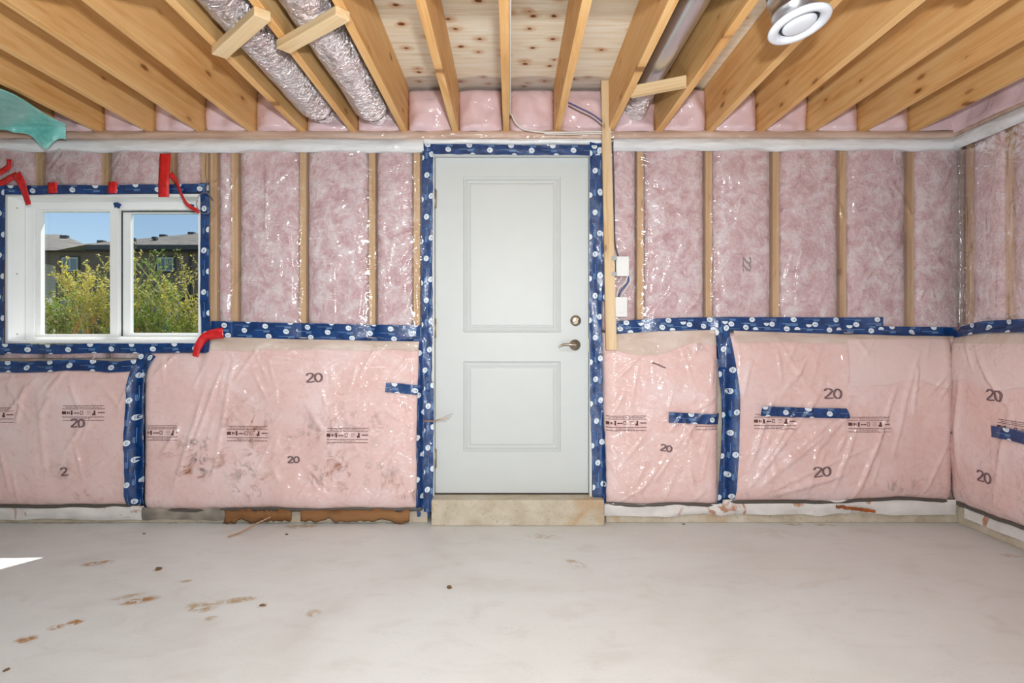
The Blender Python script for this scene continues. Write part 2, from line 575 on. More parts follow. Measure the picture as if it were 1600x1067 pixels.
M['cable_blue'] = plain('blue_cable', (66, 86, 142), 0.45)
M['cable_dark'] = plain('grey_cable', (92, 88, 92), 0.5)
M['wire'] = plain('steel_wire', (170, 170, 170), 0.35, 0.9)
M['hem'] = plain('grey_hem', (84, 78, 72), 0.5, coat=0.4)
M['flange'] = None
M['stain_wood'] = wood('stained_wood', (122, 80, 46), (66, 38, 18), (158, 116, 76), 'x', 14, 1.0, 0.8)
M['twig'] = plain('tan_twig', (176, 140, 110), 0.8)
M['chip'] = plain('brown_chip', (112, 86, 58), 0.9)
M['drywall'] = plain('pale_wall', (226, 228, 230), 0.8)
M['sheath'] = plain('sheathing', (200, 168, 120), 0.8)
M['faint_ink'] = plain('grey_handwriting', (150, 128, 122), 0.8)  # grey ink of the handwritten mark on the upper wall

def mk_flange():
    t = NT('grey_film_flange')
    v = t.coords('Object', (0.6, 1, 1.6))
    a = t.noise(v, 6, 4, 0.6, 0.6)
    c = t.ramp(a, [(0.3, lin((196, 176, 160))), (0.55, lin((214, 194, 182))), (0.75, lin((222, 206, 198)))])
    t.p(color=c, rough=0.6, coat=0.7, coat_rough=0.18)
    t.p(coat_normal=film_bump(t, 1.0, 0.03))
    return t.m
M['flange'] = mk_flange()

def mk_foil():
    t = NT('silver_foil_jacket')
    v = t.coords('Object', (1, 1, 1))
    rip = t.noise(t.coords('Object', (5, 22, 5)), 2.2, 4, 0.65, 1.2)
    big = t.noise(v, 9, 3, 0.6, 0.5)
    fine = t.noise(t.coords('Object', (10, 42, 10)), 2.4, 3, 0.6, 1.5)
    h = t.math('ADD', t.math('MULTIPLY', rip, 0.7), t.math('ADD', t.math('MULTIPLY', big, 0.6), t.math('MULTIPLY', fine, 0.35)))
    c = t.mix(t.mr(big, 0.3, 0.7), lin((242, 238, 238)), lin((234, 214, 214)))
    t.p(color=c, rough=0.24, metal=0.8, normal=t.bump(h, 1.0, 0.07))
    return t.m
M['foil'] = mk_foil()

def mk_teal():
    t = NT('teal_film')
    v = t.coords()
    a = t.noise(v, 10, 4, 0.6, 0.8)
    c = t.ramp(a, [(0.3, lin((116, 196, 188))), (0.6, lin((150, 220, 212))), (0.8, lin((182, 236, 228)))])
    t.p(color=c, rough=0.35, coat=0.5, coat_rough=0.15, normal=t.bump(a, 0.4, 0.02))
    return t.m
M['teal'] = mk_teal()

def mk_glass(name, tint):
    t = NT(name)
    tr = t.n('ShaderNodeBsdfTransparent'); tr.inputs[0].default_value = tint
    gl = t.n('ShaderNodeBsdfGlossy'); gl.inputs['Roughness'].default_value = 0.02
    m = t.n('ShaderNodeMixShader'); m.inputs[0].default_value = 0.03
    t.l(tr.outputs[0], m.inputs[1]); t.l(gl.outputs[0], m.inputs[2]); t.l(m.outputs[0], t.out.inputs[0])
    return t.m
M['glass'] = mk_glass('window_glass', (0.97, 0.98, 0.98, 1))
M['glass2'] = mk_glass('screened_glass', (0.88, 0.90, 0.91, 1))

def mk_siding(name, rgb, pitch=0.2):
    t = NT(name)
    tc = t.n('ShaderNodeTexCoord'); sp = t.n('ShaderNodeSeparateXYZ'); t.l(tc.outputs['Object'], sp.inputs[0])
    fr = t.math('FRACT', t.math('MULTIPLY', sp.outputs[2], 1 / pitch))
    c = lin(rgb)
    cc = t.mix(t.mr(fr, 0.0, 0.16), tuple(x * 0.62 for x in c[:3]) + (1,), c)
    t.p(color=cc, rough=0.8, spec=0.2, normal=t.bump(fr, 0.5, 0.03))
    return t.m
M['siding'] = mk_siding('brown_siding', (150, 138, 126))
M['siding_pale'] = mk_siding('pale_siding', (226, 220, 208))
M['stone'] = mk_siding('dark_lower_storey', (92, 88, 90), 0.4)

def mk_shingle():
    t = NT('grey_shingles')
    v = t.coords('Object', (1, 1, 1))
    a = t.noise(v, 1.6, 5, 0.7)
    b = t.noise(t.coords('Object', (1, 3, 3)), 3.5, 3, 0.7)
    c = t.ramp(a, [(0.3, lin((112, 110, 106))), (0.7, lin((150, 146, 138)))])
    c = t.mix(t.mr(b, 0.5, 0.7, 0, 0.4), c, lin((92, 90, 90)))
    t.p(color=c, rough=0.95, spec=0.1)
    return t.m
M['shingle'] = mk_shingle()
M['trim_dark'] = plain('dark_trim', (78, 84, 84), 0.6)
M['far_glass'] = plain('far_window_glass', (110, 150, 164), 0.1, coat=0.5)
M['leaf'] = plain('weed_leaf', (158, 184, 66), 0.6, mot=0.45)
M['leaf_y'] = plain('weed_leaf_yellow', (214, 206, 96), 0.6)
M['leaf_d'] = plain('weed_leaf_dark', (120, 164, 58), 0.6)
M['stem'] = plain('weed_stem', (196, 192, 128), 0.7)
M['stalk'] = plain('dry_stalk', (190, 144, 84), 0.8)
M['flower'] = plain('seed_head', (226, 218, 196), 0.8)
for k_ in ('leaf', 'leaf_y', 'leaf_d', 'flower'):
    nt_ = M[k_].node_tree
    tl_ = nt_.nodes.new('ShaderNodeBsdfTranslucent'); mx_ = nt_.nodes.new('ShaderNodeMixShader')
    pb_ = nt_.nodes['Principled BSDF']
    for l_ in list(pb_.inputs['Base Color'].links): nt_.links.new(l_.from_socket, tl_.inputs[0])
    mx_.inputs[0].default_value = 0.55
    nt_.links.new(pb_.outputs[0], mx_.inputs[1]); nt_.links.new(tl_.outputs[0], mx_.inputs[2])
    nt_.links.new(mx_.outputs[0], nt_.nodes['Material Output'].inputs[0])
M['soil'] = plain('soil_grass', (104, 108, 62), 0.95, mot=0.45, bump=(6, 0.6))

# ------------------------------------------------------------------ wall frames: map (a, d, z) to the room
XR = (1497 - CX) / 260.0          # right wall film plane
XL = -4.25
YF = -3.2
ZJ = Z_(207)                      # underside of joists
ZS = ZJ + 0.286                   # underside of subfloor

class WallMap:
    def __init__(self, kind):
        self.kind = kind
        self.surfs = []
    def w(self, a, d, z):
        if self.kind == 'back': return Vector((a, D - d, z))
        return Vector((XR - d, D - a, z))
    def d(self, a, z):
        m = 0.0
        for f in self.surfs:
            v = f(a, z)
            if v is not None and v > m: m = v
        return m
    def hit(self, px, py, d=None):
        dd = 0.0 if d is None else d
        for _ in range(4):
            if self.kind == 'back':
                Y = D - dd
                a, z = X_(px, Y), Z_(py, Y)
            else:
                Y = (XR - dd) * F / (px - CX)
                a, z = D - Y, Z_(py, Y)
            if d is None: dd = self.d(a, z)
        return a, z
BK, RT = WallMap('back'), WallMap('right')

# studs (pixel centres at the film plane)
studs_full = [-45, 366, 473, 581, 651, 1001, 1108, 1213, 1318, 1424]
studs_cripple = [60, 163, 266]
stud_pair = [315, 333]
all_back = sorted(X_(p) for p in studs_full + studs_cripple + stud_pair + [-150, 950, 1512])
right_studs = [0.075, 0.36, 0.72, 1.12, 1.53, 1.93, 2.34, 2.75]

def bay_film(lst, amp):
    def f(a, z):
        lo = hi = None
        for s in lst:
            if s <= a: lo = s
            elif hi is None: hi = s
        if lo is None or hi is None: return 0.004
        wv = hi - lo
        t_ = (a - lo) / wv
        k = min(1.0, wv / 0.4)
        e = 1 - abs(2 * t_ - 1) ** 2.6
        return 0.003 + amp * k * e * (0.75 + 0.5 * nz(a * 3, z * 2.2, 1.7)) + 0.004 * nz(a * 9, z * 7, 4.0)
    return f
film_back = bay_film(all_back, 0.026)
film_right = bay_film([0.0] + right_studs, 0.026)
ZT = Z_(510)     # rough height of the tape line: film above, blankets below
BK.surfs.append(lambda a, z: film_back(a, z) if z > Z_(575) else None)
RT.surfs.append(lambda a, z: film_right(a, z) if z > Z_(530) else None)

def rnd_edge(u, w):
    if u >= w: return 1.0
    if u <= 0: return 0.0
    t_ = 1 - u / w
    return math.sqrt(max(0.0, 1 - t_ * t_))

def crease(a, z, lst):
    s = 0.0
    for (x0, z0, x1, z1, amp, wd) in lst:
        dx, dz = x1 - x0, z1 - z0
        L2 = dx * dx + dz * dz
        t_ = ((a - x0) * dx + (z - z0) * dz) / L2
        if t_ < -0.05 or t_ > 1.05: continue
        q = abs((a - x0) * dz - (z - z0) * dx) / math.sqrt(L2)
        q += 0.006 * nz(a * 12, z * 12, x0 * 5)
        if q > wd * 3: continue
        s += amp * math.exp(-(q / wd) ** 2) * max(0.0, math.sin(math.pi * max(0.0, min(1.0, t_)))) ** 0.6
    return s

def make_bulge(a0, a1, z0, z1_, B, creases, seed, topw=0.30, sidew=0.07, botw=0.10, top=None):
    def f(a, z):
        z1 = top(a) if top else z1_
        if a < a0 or a > a1 or z < z0 or z > z1: return None
        e = rnd_edge(min(a - a0, a1 - a), sidew) * rnd_edge(z1 - z, topw) * (0.35 + 0.65 * rnd_edge(z - z0, botw))
        s = B * e * (0.85 + 0.30 * nz(a * 2.1, z * 2.6, seed))
        s += e * (0.006 * nz(a * 7, z * 5, seed + 3) + crease(a, z, creases))
        return 0.004 + max(0.0, s)
    return f

def rad_creases(cx, cz, angs, r0, r1, amp, wd, seed):
    rr = random.Random(seed)
    out = []
    for an in angs:
        an = math.radians(an + rr.uniform(-3, 3))
        ra, rb = r0 * rr.uniform(0.7, 1.6), r1 * rr.uniform(0.55, 1.0)
        out.append((cx + ra * math.cos(an), cz + ra * math.sin(an), cx + rb * math.cos(an), cz + rb * math.sin(an), amp * rr.uniform(0.5, 1.1), wd * rr.uniform(0.7, 1.3)))
    return out
def pxc(lst):
    return [(X_(a, 3.53), Z_(b, 3.53), X_(c, 3.53), Z_(d_, 3.53), amp, w) for a, b, c, d_, amp, w in lst]

def rand_creases(p0, p1, y0, y1, n, seed, Y, amp=0.008, wd=0.010):
    rr = random.Random(seed)
    out = []
    for _ in range(n):
        x, y = rr.uniform(p0, p1), rr.uniform(y0, y1)
        L = rr.uniform(14, 46)
        an = math.radians(rr.choice((rr.uniform(45, 80), rr.uniform(45, 80), rr.uniform(-80, -50), rr.uniform(10, 40))))
        out.append((X_(x - L * math.cos(an), Y), Z_(y + L * math.sin(an), Y), X_(x + L * math.cos(an), Y), Z_(y - L * math.sin(an), Y), amp * rr.uniform(0.5, 1.1), wd * rr.uniform(0.7, 1.4)))
    return out

bl = {}   # name -> (fn, a0, a1, z0, z1, wallmap)
def reg(name, wm, a0, a1, z0, z1, B, cr, seed, **kw):
    f = make_bulge(a0, a1, z0, z1, B, cr, seed, **kw)
    wm.surfs.append(f)
    bl[name] = (f, a0, a1, z0, z1, wm)
YB = 3.53
def top_b2(a): return Z_(550, YB) + (Z_(528, YB) - Z_(550, YB)) * sstep(X_(318), X_(334), a)
reg('b1', BK, X_(-150, YB), X_(213, YB), Z_(792, YB), Z_(566, YB), 0.085,
    pxc([(10, 650, 60, 585, .010, .014), (60, 600, 75, 760, .006, .02), (0, 700, 18, 770, .008, .008), (150, 590, 190, 640, .006, .01)]) + rand_creases(-20, 200, 590, 780, 22, 11, YB), 1.3)
reg('b2', BK, X_(219, YB), X_(658, YB), Z_(797, YB), Z_(528, YB), 0.085,
    pxc([(238, 590, 275, 548, .010, .010), (300, 700, 352, 560, .012, .012), (270, 770, 322, 600, .010, .012), (335, 720, 365, 555, .008, .012), (560, 590, 590, 535, .010, .008),
         (418, 560, 430, 602, .007, .006), (330, 760, 345, 680, .007, .006), (610, 590, 640, 555, .008, .008), (600, 640, 652, 672, .009, .006), (610, 655, 650, 640, .008, .006),
         (630, 625, 648, 670, .006, .006), (470, 620, 560, 700, .006, .02)]) + rand_creases(230, 650, 545, 785, 46, 12, YB), 5.1, top=top_b2)
reg('b3', BK, X_(944, YB), X_(1126, YB), Z_(790, YB), Z_(520, YB), 0.075,
    pxc([(955, 600, 1010, 548, .010, .010), (985, 640, 1000, 560, .006, .008), (1110, 610, 1117, 560, .010, .008), (1045, 640, 1055, 595, .006, .006), (945, 690, 970, 720, .008, .008),
         (955, 575, 990, 560, .008, .006), (1095, 760, 1108, 690, .007, .008)]) + rand_creases(950, 1115, 535, 775, 24, 13, YB), 8.4)
rc4 = rad_creases(X_(1150, YB), Z_(790, YB), (18, 27, 36, 44, 52, 60, 69), 0.15, 0.95, 0.013, 0.012, 3)
reg('b4', BK, X_(1139, YB), X_(1494, YB), Z_(783, YB), Z_(520, YB), 0.085,
    rc4 + pxc([(1330, 790, 1402, 600, .016, .013), (1360, 760, 1372, 715, .008, .007), (1300, 770, 1345, 640, .010, .012), (1425, 650, 1432, 570, .012, .007), (1170, 570, 1160, 620, .009, .010),
               (1390, 720, 1430, 560, .010, .014), (1440, 780, 1480, 690, .009, .008), (1215, 540, 1222, 600, .008, .008), (1240, 600, 1262, 560, .008, .008), (1445, 620, 1475, 585, .010, .008)]) + rand_creases(1150, 1485, 535, 770, 30, 14, YB), 12.2)
reg('br', RT, 0.0, 2.9, 0.13, Z_(512), 0.10,
    [(0.1, 0.3, 0.13, 0.9, .012, .015), (0.2, 1.1, 0.5, 0.7, .012, .015), (0.35, 0.2, 0.5, 0.8, .010, .015), (0.15, 1.1, 0.25, 0.9, .01, .01), (0.9, 0.2, 1.1, 0.9, .012, .02), (1.6, 0.3, 1.4, 1.0, .012, .02)], 15.0)

# ------------------------------------------------------------------ room shell
WT = 3.745   # back of studs
floor = tag(box('floor', XL - 0.2, XR + 0.35, YF - 0.2, D + 0.3, -0.12, 0.0, M['floor']), 'bare beige concrete basement floor with mud stains', 'floor', kind='structure')
ceiling = tag(box('ceiling', XL - 0.2, XR + 0.35, YF - 0.2, WT + 0.14, ZS, ZS + 0.02, M['ply']), 'knotty plywood subfloor seen between the floor joists', 'ceiling', kind='structure')

# back wall shell: sheathing with window and door openings, concrete below
wx0, wx1 = X_(8), X_(317); wz0, wz1 = Z_(539), Z_(301)
dx0, dx1 = X_(669), X_(927); dz1 = Z_(238)
bm = bmesh.new()
def seg(x0, x1, z0, z1, y0=WT, y1=WT + 0.06): add_box(bm, x0, x1, y0, y1, z0, z1)
seg(XL - 0.2, wx0, 0, ZS); seg(wx0, wx1, wz1, ZS); seg(wx0, wx1, 0, wz0); seg(wx1, dx0, 0, ZS); seg(dx0, dx1, dz1, ZS); seg(dx1, XR + 0.3, 0, ZS)
wall_back = tag(bm_obj('wall_back', bm, M['sheath']), 'insulated stud wall with the door and the window', 'wall', kind='structure')
bm = bmesh.new()
zc = 0.98
for x0, x1 in ((XL, dx0 - 0.002), (dx1 + 0.002, XR + 0.1)):
    add_box(bm, x0, x1, D + 0.012, WT - 0.001, 0.0, zc)
bm_obj('concrete_foundation', bm, M['curb'], wall_back)
wall_right = tag(box('wall_right', XR + 0.145, XR + 0.2, YF, WT, 0.0, ZS, M['sheath']), 'insulated stud wall on the right', 'wall', kind='structure')
box('concrete_foundation', XR + 0.012, XR + 0.144, YF, D, 0.0, zc, M['curb'], wall_right)
wall_left = tag(box('wall_left', XL - 0.1, XL, YF, WT, 0.0, ZS, M['drywall']), 'plain pale side wall beyond the window', 'wall', kind='structure')
wall_front = tag(box('wall_front', XL - 0.1, XR + 0.2, YF - 0.1, YF, 0.0, ZS, M['drywall']), 'plain pale wall opposite the door', 'wall', kind='structure')

# studs
def stud(x, z0, z1, parent, right=False, y=None):
    me = bpy.data.meshes.new('stud')
    bm_ = bmesh.new()
    if right: add_box(bm_, 0, 0.138, -0.019, 0.019, 0, z1 - z0, 0.002)
    else: add_box(bm_, -0.019, 0.019, 0, 0.138, 0, z1 - z0, 0.002)
    bm_.to_mesh(me); bm_.free()
    o = bpy.data.objects.new('stud', me); col.objects.link(o)
    me.materials.append(M['stud'])
    o.location = (XR + 0.004, y, z0) if right else (x, D + 0.004, z0)
    o.parent = parent
    return o
zplate0, zplate1 = Z_(217), ZJ
for p in studs_full: stud(X_(p), zc + 0.002, zplate0, wall_back)
for p in studs_cripple: stud(X_(p), wz1 + 0.04, zplate0, wall_back)
for p in stud_pair: stud(X_(p + (4 if p == 315 else 0)), zc + 0.002, zplate0, wall_back)
for a in right_studs: stud(0, zc + 0.002, zplate0, wall_right, True, D - a)
a_ = 3.16
while a_ < 6.6:
    stud(0, zc + 0.002, zplate0, wall_right, True, D - a_); a_ += 0.406
box('header', wx0, wx1 - 0.06, D + 0.006, D + 0.14, wz1 + 0.002, wz1 + 0.038, M['stud'], wall_back)
box('top_plate', XL, XR + 0.14, D + 0.001, WT - 0.002, zplate0 + 0.001, zplate1 - 0.002, M['stud'], wall_back)
box('top_plate', XR + 0.001, XR + 0.14, YF, D, zplate0 + 0.001, zplate1 - 0.002, M['stud'], wall_right)

# insulation batts between studs (set just behind the film)
def batt(a0, a1, z0, z1, wm, film, parent, seed):
    nu, nv = max(6, int((a1 - a0) / 0.016)), int((z1 - z0) / 0.022)
    def fn(u, v):
        a = a0 + (a1 - a0) * u; z = z0 + (z1 - z0) * v
        e = rnd_edge(min(a - a0, a1 - a), 0.06)
        dd = film(a, z) - 0.006 - 0.045 * (1 - e) - 0.008 * max(0, nz(a * 11, z * 11, seed)) - 0.006 * max(0, nz(a * 27, z * 27, seed))
        return wm.w(a, dd, z)
    o = grid('insulation_batt', nu, nv, fn, M['batt'], parent)
    md = o.modifiers.new('depth', 'SOLIDIFY'); md.thickness = 0.05; md.offset = -1
    return o
hs = 0.021
zb0, zb1 = Z_(516), zplate0 - 0.004
bays = [(-45, 60, 'w'), (60, 163, 'w'), (163, 266, 'w'), (266, 319, 'w'), (333, 366, 'f'), (366, 473, 'f'), (473, 581, 'f'), (581, 651, 'f'), (934, 1001, 'f'), (1001, 1108, 'f'), (1108, 1213, 'f'),
        (1213, 1318, 'f'), (1318, 1424, 'f'), (1424, 1509, 'f'), (-150, -45, 'f')]
for i, (p0, p1, k) in enumerate(bays):
    batt(X_(p0) + hs, X_(p1) - hs, (wz1 + 0.045) if k == 'w' else zb0, zb1, BK, film_back, wall_back, i * 3.1)
for p0, p1 in ((-150, -47), (-43, 61), (64, 164), (166, 268), (270, 312)):
    batt(X_(p0), X_(p1), zc + 0.005, wz0 - 0.012, BK, film_back, wall_back, p0)
rs = [0.0] + right_studs
for i in range(1, len(rs) - 1):
    batt(rs[i] + hs, rs[i + 1] - hs, zb0, zb1, RT, film_right, wall_right, 60 + i)

# clear film over studs and batts
def film_panel(name, label, p0, p1, y0, y1, hole=None):
    a0, a1, z0, z1 = X_(p0), X_(p1), Z_(y1), Z_(y0)
    def fn(u, v):
        a = a0 + (a1 - a0) * u; z = z0 + (z1 - z0) * v
        return BK.w(a, film_back(a, z) + 0.0015 + crease(a, z, FCR), z)
    keep = None
    if hole:
        hx0, hx1, hz0, hz1 = hole
        keep = lambda u, v: not (hx0 < a0 + (a1 - a0) * u < hx1 and hz0 < z0 + (z1 - z0) * v < hz1)
    o = grid(name, int((a1 - a0) / 0.008), int((z1 - z0) / 0.008), fn, M['film'], keep=keep)
    return tag(o, label, 'plastic film')
FCR = rand_creases(335, 655, 245, 500, 46, 21, D, 0.006, 0.009) + rand_creases(10, 320, 240, 285, 10, 22, D, 0.006, 0.009) + rand_creases(965, 1480, 245, 490, 60, 23, D, 0.006, 0.009) + [(X_(a), Z_(b), X_(c), Z_(d_), amp, w) for a, b, c, d_, amp, w in [(q[0], q[1], q[2], q[3], q[4] * 1.2, q[5] * 1.7) for q in [
    (420, 240, 417, 410, .010, .005), (422, 300, 470, 345, .008, .006), (370, 265, 415, 295, .007, .006), (425, 295, 462, 260, .007, .006), (425, 300, 372, 330, .006, .006),
    (548, 440, 578, 415, .010, .006), (562, 495, 570, 440, .010, .006), (616, 372, 655, 360, .010, .006), (620, 450, 645, 430, .010, .006), (632, 490, 652, 430, .010, .005), (465, 465, 475, 445, .009, .005),
    (540, 330, 572, 325, .007, .005), (555, 380, 565, 335, .006, .006), (1010, 495, 1065, 440, .010, .006), (985, 470, 1000, 440, .010, .006), (1070, 490, 1098, 455, .010, .006), (1110, 440, 1145, 395, .009, .006),
    (1220, 470, 1240, 450, .009, .006), (1305, 310, 1320, 350, .009, .004), (1325, 370, 1350, 345, .009, .006), (1345, 440, 1362, 420, .008, .005), (1432, 470, 1440, 450, .012, .006), (1425, 500, 1436, 488, .010, .006),
    (1250, 430, 1275, 395, .008, .007), (1220, 480, 1260, 430, .008, .008)]]]
film_panel('film_sheet', 'clear plastic film over studs and pink batts between window and door', -150, 662, 232, 572, (wx0 - 0.01, wx1 + 0.01, wz0 - 0.01, wz1 + 0.01))
film_panel('film_sheet', 'clear plastic film over studs and pink batts right of the door', 942, 1500, 232, 525)
def fnr(u, v):
    a = 0.0 + 2.7 * u; z = Z_(530) + (Z_(228) - Z_(530)) * v
    return RT.w(a, film_right(a, z) + 0.0015, z)
tag(grid('film_sheet', 190, 80, fnr, M['film'], flip=True), 'clear plastic film over studs and pink batts on the right-hand wall', 'plastic film')
# loose vertical fold of film in the corner
def fnc(u, v):
    z = Z_(505) + (Z_(236) - Z_(505)) * v
    px = 1484 + 15 * u + 8 * math.sin(v * 3.0) * (1 - v) * 0.4
    y = D - 0.035 - 0.03 * math.sin(u * math.pi) - 0.02 * u
    return Vector((X_(px) - 0.02, y, z))
o = grid('film_fold', 10, 50, fnc, M['film_milky']); tag(o, 'cloudy loose film fold hanging down the room corner', 'plastic film')

# ------------------------------------------------------------------ ceiling: joists, rim insulation
JX = [(791 + 79.25 * k - CX) / 260.0 for k in range(-17, 9)]
JX = [x for x in JX if x > XL + 0.03]
JX = [x + (0.012 if abs(x - (949.5 - CX) / 260) < 0.03 else 0.0) for x in JX]
me_j = None
for x in JX:
    if me_j is None:
        bm = bmesh.new(); add_box(bm, -0.019, 0.019, YF + 0.01, WT - 0.005, 0, 0.2855, 0.0025)
        me_j = bpy.data.meshes.new('joist'); bm.to_mesh(me_j); bm.free(); me_j.materials.append(M['joist'])
    o = bpy.data.objects.new('joist', me_j); col.objects.link(o)
    o.location = (x, 0, ZJ); o.parent = ceiling

M['rim'] = mk_blanket('rim_blanket', [], False, True)
rimroot = thing('rim_insulation', 'row of film-wrapped pink insulation pillows filling the joist ends', 'insulation', (0, D, ZJ))
for i in range(len(JX) - 1):
    a0, a1 = JX[i] + 0.020, JX[i + 1] - 0.020
    sd = i * 1.7
    topv = 0.285 - 0.02 - 0.03 * abs(nz(sd, 3.3))
    def fn(u, v, a0=a0, a1=a1, sd=sd, topv=topv):
        a = a0 + (a1 - a0) * u
        z = ZJ + 0.001 + topv * v
        e = rnd_edge(min(a - a0, a1 - a), 0.09) * rnd_edge(1 - v, 0.45) * rnd_edge(v + 0.02, 0.14)
        dd = -0.02 + 0.075 * e * (0.8 + 0.5 * nz(a * 6, z * 6, sd)) + 0.016 * nz(a * 15, z * 12, sd) * e
        if v >= 0.999: dd = -0.06
        return Vector((a, D - dd, z))
    o = grid('insulation_pillow', 26, 28, fn, M['rim'], rimroot)
    # film flap lapping up onto the subfloor
# between last joist and the right wall: pillows running along the wall
a0, a1 = JX[-1] + 0.021, XR
def fn(u, v):
    a = a0 + (a1 + 0.05 - a0) * u
    z = ZJ + 0.001 + 0.27 * v
    return Vector((a, D - (-0.01 + 0.05 * rnd_edge(1 - v, .35) * (0.8 + 0.4 * nz(a * 6, z * 6, 55))), z))
grid('insulation_pillow', 18, 18, fn, M['rim'], rimroot)
rimr = thing('rim_insulation', 'film-wrapped pink insulation along the top of the right wall', 'insulation', (XR, D - 1, ZJ))
def fn(u, v):
    y = D - 0.02 - 3.2 * u
    z = ZJ - 0.012 + 0.289 * v
    dd = 0.0 + 0.06 * rnd_edge(1 - v, .4) * rnd_edge(v + 0.25, .4) * (0.8 + 0.5 * nz(y * 5, z * 6, 77)) + 0.012 * nz(y * 14, z * 12, 5)
    if v >= 0.999: dd = -0.06
    return Vector((XR - dd, y, z))
grid('insulation_pillow', 120, 18, fn, M['rim'], rimr, flip=True)

# clear film flaps stapled up on the subfloor between the middle joists
for k, i in enumerate([i for i in range(len(JX) - 1) if -0.75 < JX[i] < 0.45]):
    a0, a1 = JX[i] + 0.020, JX[i + 1] - 0.020
    def fn(u, v, a0=a0, a1=a1, k=k):
        a = a0 + (a1 - a0) * u
        reach = 0.09 + 0.03 * math.sin(u * math.pi) + 0.02 * nz(a * 6, k)
        return Vector((a, D - 0.01 - reach * v, ZS - 0.004 - 0.035 * (1 - v) ** 2 - 0.006 * abs(nz(a * 14, v * 3, k))))
    o = grid('film_flap', 14, 6, fn, M['film'], rimroot)

# film-wrapped plate edge and white fold of film under the joists
def strip(name, y0, y1, dfun, mat, p0, p1, n=220, m=6, parent=None):
    a0, a1 = X_(p0), X_(p1)
    def fn(u, v):
        a = a0 + (a1 - a0) * u
        t0 = Z_(y1) + 0.006 * nz(a * 2.3, 7.7); t1 = Z_(y0)
        z = t0 + (t1 - t0) * v
        return BK.w(a, dfun(a, v), z)
    return grid(name, n, m, fn, mat, parent)
o = strip('wrapped_plate', 204.5, 218, lambda a, v: 0.012 + 0.012 * math.sin(v * math.pi) + 0.003 * nz(a * 8, v * 2), M['plate'], -300, 1497, 300, 4)
tag(o, 'thin brown wall plate edge under clear film below the joists', 'plate')
o = strip('poly_fold', 217, 239, lambda a, v: 0.008 + 0.030 * math.sin(max(0, min(1, v)) * math.pi) ** 0.6 + 0.006 * nz(a * 3, v * 3) + 0.003 * nz(a * 16, v * 5), M['band'], -300, 663, 260, 8)
tag(o, 'white folded plastic band under the joists left of the door', 'plastic band')
o = strip('poly_fold', 217, 227.5, lambda a, v: 0.008 + 0.022 * math.sin(v * math.pi) ** 0.6 + 0.005 * nz(a * 6, v * 3), M['band'], 663, 946, 100, 6)
tag(o, 'narrow white plastic fold above the door', 'plastic band')
o = strip('poly_fold', 216, 237, lambda a, v: 0.008 + 0.030 * math.sin(v * math.pi) ** 0.6 + 0.006 * nz(a * 3, v * 3) + 0.003 * nz(a * 16, v * 5), M['band'], 957, 1497, 200, 8)
tag(o, 'white folded plastic band under the joists right of the door', 'plastic band')
def fn(u, v):
    a = 0.01 + 3.0 * u
    t_ = Z_(236) + (Z_(214) - Z_(236)) * v
    return RT.w(a, 0.030 + 0.03 * math.sin(v * math.pi) ** 0.6 + 0.005 * nz(a * 5, v * 3), t_)
tag(grid('poly_fold', 150, 8, fn, M['band'], flip=True), 'white folded plastic band running along the right wall', 'plastic band')
def fn(u, v):
    a = 0.01 + 3.0 * u
    t_ = Z_(216) + (ZJ + 0.004 - Z_(216)) * v
    return RT.w(a, 0.028 + 0.012 * math.sin(v * math.pi), t_)
tag(grid('wrapped_plate', 150, 4, fn, M['plate'], flip=True), 'thin brown plate edge under clear film along the right wall', 'plate')

# ------------------------------------------------------------------ blankets on the lower wall
def dl(lst): return [(X_(px, YB), Z_(py, YB), rx / 265, rz / 265, w) for px, py, rx, rz, w in lst]
M['bl1'] = mk_blanket('blanket_left_film', dl([(140, 775, 30, 15, 1.0), (100, 735, 40, 20, .5)]))
M['bl2'] = mk_blanket('blanket_wide_film', dl([(385, 660, 45, 45, 1), (300, 715, 70, 45, 1), (400, 740, 60, 50, 1), (455, 700, 30, 25, .9), (530, 735, 60, 40, 1), (590, 745, 40, 30, .7), (640, 765, 25, 25, .8), (250, 780, 40, 20, .8), (520, 670, 90, 50, .5), (590, 660, 30, 20, .4)]))
M['bl3'] = mk_blanket('blanket_narrow_film', dl([(1075, 540, 45, 22, .5), (1000, 775, 60, 14, .4)]))
M['bl4'] = mk_blanket('blanket_right_film', dl([(1200, 765, 60, 18, .6), (1420, 760, 70, 20, .5), (1260, 770, 60, 14, .4)]))
M['blr'] = mk_blanket('blanket_side_film', [])
M['flap'] = mk_blanket('hazy_double_film_blanket', [], True)

def blanket(key, label, mat, flip=False, step=0.0085):
    f, a0, a1, z0, z1, wm = bl[key]
    root = thing('insulation_blanket', label, 'insulation', wm.w((a0 + a1) / 2, 0, z0))
    nu, nv = int((a1 - a0) / step), int((z1 - z0) / step)
    wave = lambda a: 0.022 * nz(a * 2.4, 9.1) + 0.006 * nz(a * 9, 4.2)
    if key == 'br': nu = 240
    def fn(u, v):
        a = a0 + (a1 - a0) * u
        zt_ = top_b2(a) if key == 'b2' else z1
        z = z0 + (zt_ - z0) * v
        dd = f(min(max(a, a0 + 1e-5), a1 - 1e-5), min(max(z, z0 + 1e-5), zt_ - 1e-5))
        return wm.w(a, dd, z + wave(a) * max(0.0, 1 - v * 5) ** 2)
    grid('padding', nu, nv, fn, mat, root, flip=flip)
    # dark folded hem along the bottom
    pts = []
    n = 80
    for i in range(n + 1):
        a = a0 + (a1 - a0) * i / n
        dd = f(min(max(a, a0 + 0.02), a1 - 0.02), z0 + 1e-4)
        pts.append(wm.w(a, dd * 1.05 + 0.004, z0 - 0.005 + wave(a)))
    tube('hem', pts, 0.013, M['hem'], root, 8)
    return root
BL = {}
